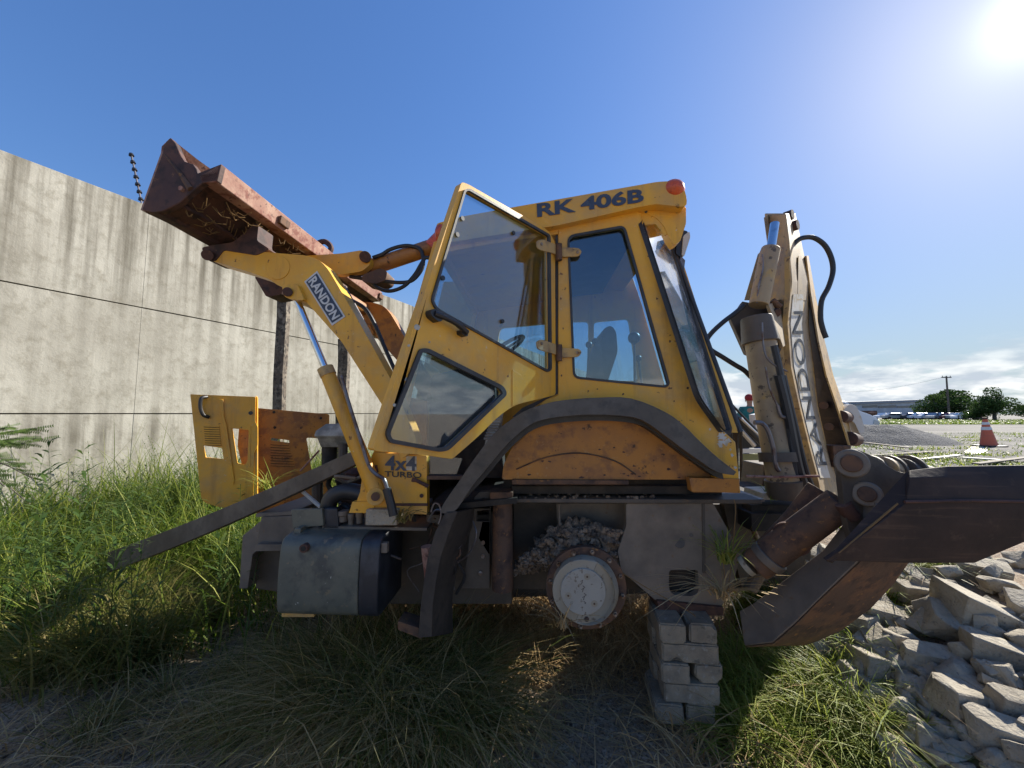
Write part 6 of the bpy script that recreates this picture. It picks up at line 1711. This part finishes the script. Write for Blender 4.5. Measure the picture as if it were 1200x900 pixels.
# low sparse plants with broader leaves there
lots = [blades(1500, tufts(side[:30], .09), .08, .2, .009, .6, .4, .6, .2, 26)]
add_stuff('broadleaf_weeds', weed_leaf, 'low broad leaved weeds among the sunlit grass', 'weeds', lots)
# straw mat on the dirt under and before the machine
def straw(n, r):
    x = r.uniform(-2.9, 1.35, n); y = r.uniform(.8, 3.4, n)
    k = np.clip(.42 + 2.0 * nz(x, y, NZ2) + 1.2 * nz(x, y), .04, 1)
    k *= np.where(y < 1.35 + .2 * nz(x, y), .35, 1)
    keep = r.uniform(0, 1, n) < k
    return np.stack([x, y, gz_fast(x, y) + r.uniform(0, .05, n), np.ones(n)], 1)[keep]
back = [(rr.uniform(-1.2, 1.7), rr.uniform(2.7, 3.9), rr.uniform(.5, .9), 1) for _ in range(60)]
lots = [blades(9000, tufts(back, .14), .15, .4, .0035, .4, .5, .4, .25, 40), blades(9500, straw, .08, .30, .0027, .75, .35, .45, .28, 27, flat=.85), blades(3600, straw, .12, .38, .0024, .45, .75, .5, .25, 28, flat=.25)]
under = [gp(rr.uniform(540, 790), rr.uniform(742, 800), rr.uniform(.6, 1), 1.3) for _ in range(30)]
lots += [blades(2600, tufts(under, .14), .15, .36, .0018, .5, .8, .4, .25, 29)]
add_stuff('dry_straw', dry_leaf, 'tangled dry straw on the dirt under and before the machine', 'straw', lots)
def yard2(n, r):
    y = r.uniform(7.5, 24, n); x = r.uniform(.75, 1.55, n) * y
    m = np.array([noise.noise(Vector((a * .35, b * .8, 3))) + .5 * noise.noise(Vector((a * 1.2, b * 2.2, 5))) for a, b in zip(x, y)])
    keep = r.uniform(0, 1, n) < np.clip(-.02 + 1.5 * m + .75 * (y < 11.5), 0, 1)
    z = np.array([ground_z(a, b) for a, b in zip(x[keep], y[keep])])
    return np.stack([x[keep], y[keep], z - .01, np.full(keep.sum(), 1.0)], 1)
# short grass in the yard beyond
def yard(n, r):
    x = r.uniform(1.8, 11, n); y = r.uniform(4.6, 11.5, n)
    band = (np.abs(y - 5.6 - .05 * x) < .8) | (np.abs(y - 8.9 - .2 * nz(x, y)) < .8) & (x < 9)
    keep = band & (r.uniform(0, 1, n) < np.clip(.5 + 1.6 * nz(x, y), .05, 1))
    z = np.array([ground_z(a, b) for a, b in zip(x[keep], y[keep])])
    return np.stack([x[keep], y[keep], z - .01, np.full(keep.sum(), 1.0)], 1)
lots = [blades(9000, yard, .06, .20, .0050, .5, .4, .75, .2, 30), blades(26000, yard2, .05, .16, .012, .6, .4, .7, .25, 31)]
add_stuff('yard_grass', green_leaf, 'short grass growing in bands behind the stabilizer plate', 'grass', lots)
def far_strip(n, r):
    y = 44 + 34 * r.uniform(0, 1, n) ** 1.2; x = r.uniform(.55, 1.75, n) * y
    keep = r.uniform(0, 1, n) < .95
    z = np.array([ground_z(a, b) for a, b in zip(x[keep], y[keep])])
    return np.stack([x[keep], y[keep], z, np.full(keep.sum(), 1.0)], 1)
lots = [blades(24000, far_strip, .10, .32, .08, .6, .5, .45, .22, 33)]
add_stuff('far_grass', green_leaf, 'strip of pale green rough grass along the far side of the gravel yard', 'grass', lots)

# clods of soil
mb = MB(); rc = random.Random(19)
for i in range(1500):
    x = rc.uniform(-2.6, 1.1); y = rc.uniform(.85, 2.5)
    if noise.noise(Vector((x * 2, y * 2, 5))) < -.05: continue
    k = rc.uniform(.005, .016) * (2.2 if rc.random() < .07 else 1)
    mb.ball((x, y, ground_z(x, y) + k * .3), k, k * rc.uniform(.7, 1), k * rc.uniform(.5, .8), 7, 5, jit=.8)
tag(mb.build('soil_clods', soil_m, None, ang=60), 'small brown clods of soil lying over the bare dirt in front', 'soil', kind='stuff')
# gravel scattered on the dirt
def pebbles():
    r = random.Random(9); mb = MB()
    for i in range(2600):
        x = r.uniform(-2.2, 1.9); y = r.uniform(.9, 2.6) if r.random() < .8 else r.uniform(1, 3.2)
        k = r.uniform(.003, .010) * (1.8 if r.random() < .06 else 1)
        c = Vector((x, y, ground_z(x, y) + k * .4)); a = r.uniform(0, 6.28)
        vs = [c + Vector((math.cos(a + q * 2.1) * k * r.uniform(.8, 1.3), math.sin(a + q * 2.1) * k * r.uniform(.8, 1.3), -k * .5)) for q in range(3)] + [c + Vector((math.cos(a + 1 + q * 2.1) * k, math.sin(a + 1 + q * 2.1) * k, k * r.uniform(.3, .8))) for q in range(3)]
        mb.add(vs, [(3, 4, 5), (0, 1, 3), (1, 4, 3), (1, 2, 4), (2, 5, 4), (2, 0, 5), (0, 3, 5)])
    o = mb.build('gravel', block_m, None, smooth=False); tag(o, 'small grey pebbles scattered over the dirt in front', 'gravel', kind='stuff')
pebbles()

# ---- tall leafy weeds standing in the meadow
def weed(base, H, seed, name='tall_weed', leafw=.010, leafl=.17, n=26, bend=.1):
    r = np.random.default_rng(seed); V = []; F = []; T = []
    az = r.uniform(0, 6.28); b = np.array(base)
    def stem_pt(t): return b + np.array([math.cos(az) * bend * H * t * t, math.sin(az) * bend * H * t * t, H * t])
    def add(vs, fs, t):
        o = sum(len(v) for v in V); V.append(np.array(vs)); F.extend([tuple(i + o for i in f) for f in fs]); T.append(np.full(len(vs), t))
    ps = [stem_pt(t) for t in np.linspace(0, 1, 7)]
    for i in range(6):
        w0, w1 = .004 * (1 - i / 7), .004 * (1 - (i + 1) / 7); a, c = ps[i], ps[i + 1]
        for dx, dy in ((1, 0), (0, 1)):
            d_ = np.array([dx, dy, 0]); add([a - d_ * w0, a + d_ * w0, c + d_ * w1, c - d_ * w1], [(0, 1, 2), (0, 2, 3)], .3)
    for i in range(n):
        t = .18 + .82 * i / n; p = stem_pt(t); a = i * 2.4 + r.uniform(-.4, .4); L = leafl * r.uniform(.7, 1.2) * (1.15 - .6 * t); w = leafw * r.uniform(.7, 1.2)
        d_ = np.array([math.cos(a), math.sin(a), .0]); s_ = np.array([-math.sin(a), math.cos(a), 0])
        e = r.uniform(.3, .9); m1 = p + d_ * L * .45 + np.array([0, 0, L * .45 * e]); m2 = p + d_ * L * .8 + np.array([0, 0, L * .6 * e]); tp = p + d_ * L + np.array([0, 0, L * .5 * e])
        add([p, m1 - s_ * w, m1 + s_ * w, m2 - s_ * w * .7, m2 + s_ * w * .7, tp], [(0, 1, 2), (1, 3, 4), (1, 4, 2), (3, 5, 4)], float(np.clip(r.normal(.5, .25), 0, 1)))
    o = np_mesh(name, np.concatenate(V), np.array(F), np.concatenate(T), weed_leaf, None, origin=tuple(base))
    return o
rw = random.Random(3)
def weed_mass(n, seed):
    r = np.random.default_rng(seed); V = []; F = []; T = []; o = 0
    for q in range(n):
        y = r.uniform(2.3, 6.0); x = r.uniform(-1.75 * y, -.62 * y)
        if y > wall_y(x) - .2 or noise.noise(Vector((x * .9, y * .9, 8))) < -.15: continue
        z = ground_z(x, y); H = r.uniform(.55, 1.0) * (.75 + .09 * y); az = r.uniform(0, 6.28); bd = r.uniform(.05, .3)
        nl = int(30 * H) + 8
        for i in range(nl):
            t = .25 + .75 * i / nl; p = np.array([x + math.cos(az) * bd * H * t * t, y + math.sin(az) * bd * H * t * t, z + H * t])
            a = i * 2.4 + r.uniform(-.4, .4); L = r.uniform(.07, .14) * (1.25 - .7 * t); w = r.uniform(.004, .008); e = r.uniform(.2, .9)
            d_ = np.array([math.cos(a), math.sin(a), 0]); s_ = np.array([-math.sin(a), math.cos(a), 0]); u_ = np.array([0, 0, 1.])
            m1 = p + d_ * L * .45 + u_ * L * .45 * e; tp = p + d_ * L + u_ * L * .5 * e
            V += [p, m1 - s_ * w, m1 + s_ * w, tp]; F += [(o, o + 1, o + 2), (o + 1, o + 3, o + 2)]; T += [float(np.clip(r.normal(.5, .25), 0, 1))] * 4; o += 4
        for k in range(4):
            t0, t1 = k / 4, (k + 1) / 4; w = .004 * (1 - .2 * k)
            a0_ = np.array([x + math.cos(az) * bd * H * t0 * t0, y + math.sin(az) * bd * H * t0 * t0, z + H * t0]); a1_ = np.array([x + math.cos(az) * bd * H * t1 * t1, y + math.sin(az) * bd * H * t1 * t1, z + H * t1])
            s_ = np.array([w, 0, 0]); V += [a0_ - s_, a0_ + s_, a1_ + s_, a1_ - s_]; F += [(o, o + 1, o + 2), (o, o + 2, o + 3)]; T += [.4] * 4; o += 4
    ob = np_mesh('leafy_weeds', np.array(V), np.array(F), np.array(T), weed_leaf)
    tag(ob, 'mass of feathery narrow leaved weeds growing through the meadow grass', 'weeds', kind='stuff')
weed_mass(520, 77)
spots = [(78, 470, 640, 2.7), (92, 540, 660, 2.5), (128, 556, 640, 3.0), (30, 520, 650, 2.6), (150, 568, 650, 3.2), (108, 515, 650, 2.8), (62, 560, 650, 2.9), (12, 560, 660, 2.6), (175, 575, 650, 3.3), (205, 570, 640, 3.6), (45, 545, 700, 2.2), (140, 590, 700, 2.4), (235, 560, 640, 3.6), (268, 585, 640, 2.8)]
for i, (px, py, _, Y) in enumerate(spots):
    t_ = P(px, max(py, 505), Y); g = Vector((t_.x, Y, ground_z(t_.x, Y)))
    o = weed(g, max(.35, t_.z - g.z), 50 + i, n=34)
    if i == 0: lab = 'tallest leafy weed stalk rising against the wall at the left'
    elif i == 13: lab = 'weed stalk in front of the upright yellow bonnet panel'
    else: lab = '%s tall narrow leaved weed stalk from the left edge of the meadow' % (ORD + ['eleventh', 'twelfth', 'thirteenth', 'fourteenth'])[sorted(q_[0] for q_ in spots).index(px)]
    tag(o, lab, 'weed', 'tall weeds in the left meadow')
# weed clump hanging beside the stabilizer cylinder, with long arching blades
def one(px, py, v, n, h, seed, lab, mat, name='grass_clump', drp=.7, w=.004, tm=.7):
    b_ = S(px, py, v)
    def f(n_, r): 
        return np.stack([b_.x + r.normal(0, .018, n_), b_.y + r.normal(0, .018, n_), np.full(n_, b_.z), np.ones(n_)], 1)
    v_, f_, t_ = blades(n, f, h * .5, h * 1.1, w, .45, drp, tm, .2, seed)
    o = np_mesh(name, v_, f_, t_, mat, None, origin=(b_.x, b_.y, b_.z)); tag(o, lab, 'grass clump'); return o
b_ = G(868, 770)
one(852, 660, -.02, 46, .26, 61, 'sunlit spiky grass clump growing out beside the gusset plate', green_leaf, drp=.6, tm=.95)
one(845, 700, -.06, 60, .22, 62, 'hanging dry grass below the spiky clump, above the block stack', dry_leaf, drp=1.2)
one(470, 612, -.05, 26, .16, 63, 'few thin blades sprouting by the cowl foot on the tank deck', mixed_leaf)
one(906, 585, .3, 34, .14, 64, 'small green tuft growing on the rear beam beside the boom', green_leaf)
one(312, 575, .9, 40, .24, 65, 'pale grass tuft between the two bonnet panels', green_leaf, tm=.9)
one(660, 735, -.05, 30, .2, 66, 'thin dry tuft just under the wheel hub', dry_leaf)
stalks = MB()
for pts in (((852, 700, -.05), (857, 660, -.03), (862, 600, -.02), (860, 585, -.02)), ((848, 720, -.04), (850, 690, -.03), (848, 650, -.02), (858, 628, -.02)), ((730, 672, .0), (760, 690, -.01), (800, 712, -.02), (815, 722, -.02))):
    stalks.tube(smooth_line([S(*p) for p in pts], 4), .0025, 5)
tag(stalks.build('dry_stalks', dry_leaf, None), 'thin dry stalks trailing across the gusset plate', 'stalks', kind='stuff')

# ---- feathery shrub branch entering at the left edge
sb0 = Vector((-4.9, 2.9, ground_z(-4.9, 2.9)))
shr_ = empty('feathery_shrub', sb0); tag(shr_, 'feathery leaved shrub reaching in at the left edge of the picture', 'shrub')
tb = MB(); V = []; F = []; T = []; o_ = 0; r9 = random.Random(14)
hub_ = P(-60, 560, 3.0)
tb.tube([sb0, (sb0 + hub_) / 2 + Vector((.05, 0, 0)), hub_], [.03, .022, .015], 8)
for i, (x, y) in enumerate(((42, 502), (30, 520), (50, 514), (20, 545), (38, 560), (10, 500), (28, 585), (5, 570), (14, 522))):
    tp = P(x, y, 2.9 + r9.uniform(-.3, .3)); mid_ = (hub_ + tp) / 2 + Vector((0, 0, .12))
    ln = smooth_line([hub_, mid_, tp], 10); tb.tube(ln, .004, 5)
    for j in range(5, len(ln)):
        p = ln[j]; d = (ln[j] - ln[j - 1]).normalized(); sd = d.cross(Vector((0, 0, 1))).normalized()
        for s_ in (-1, 1):
            q = (sd * s_ + d * .5 + Vector((0, 0, r9.uniform(-.5, .3)))).normalized(); L = .075
            for m in range(7):
                c = p + q * L * (m + 1) / 7; up_ = q.cross(sd).normalized() if abs(q.dot(sd)) < .98 else Vector((0, 0, 1))
                for s2 in (-1, 1):
                    e = (up_ * s2 + q * .4).normalized() * .014; wv = q * .0035
                    V += [c - wv, c + e * .6 - wv, c + e, c + wv]; F.append((o_, o_ + 1, o_ + 2, o_ + 3)); o_ += 4; T += [.2 + r9.random() * .8] * 4
np_mesh('foliage', np.array([tuple(v) for v in V]), np.array(F), np.array(T), weed_leaf, shr_)
tb.build('stem', post_m, shr_)
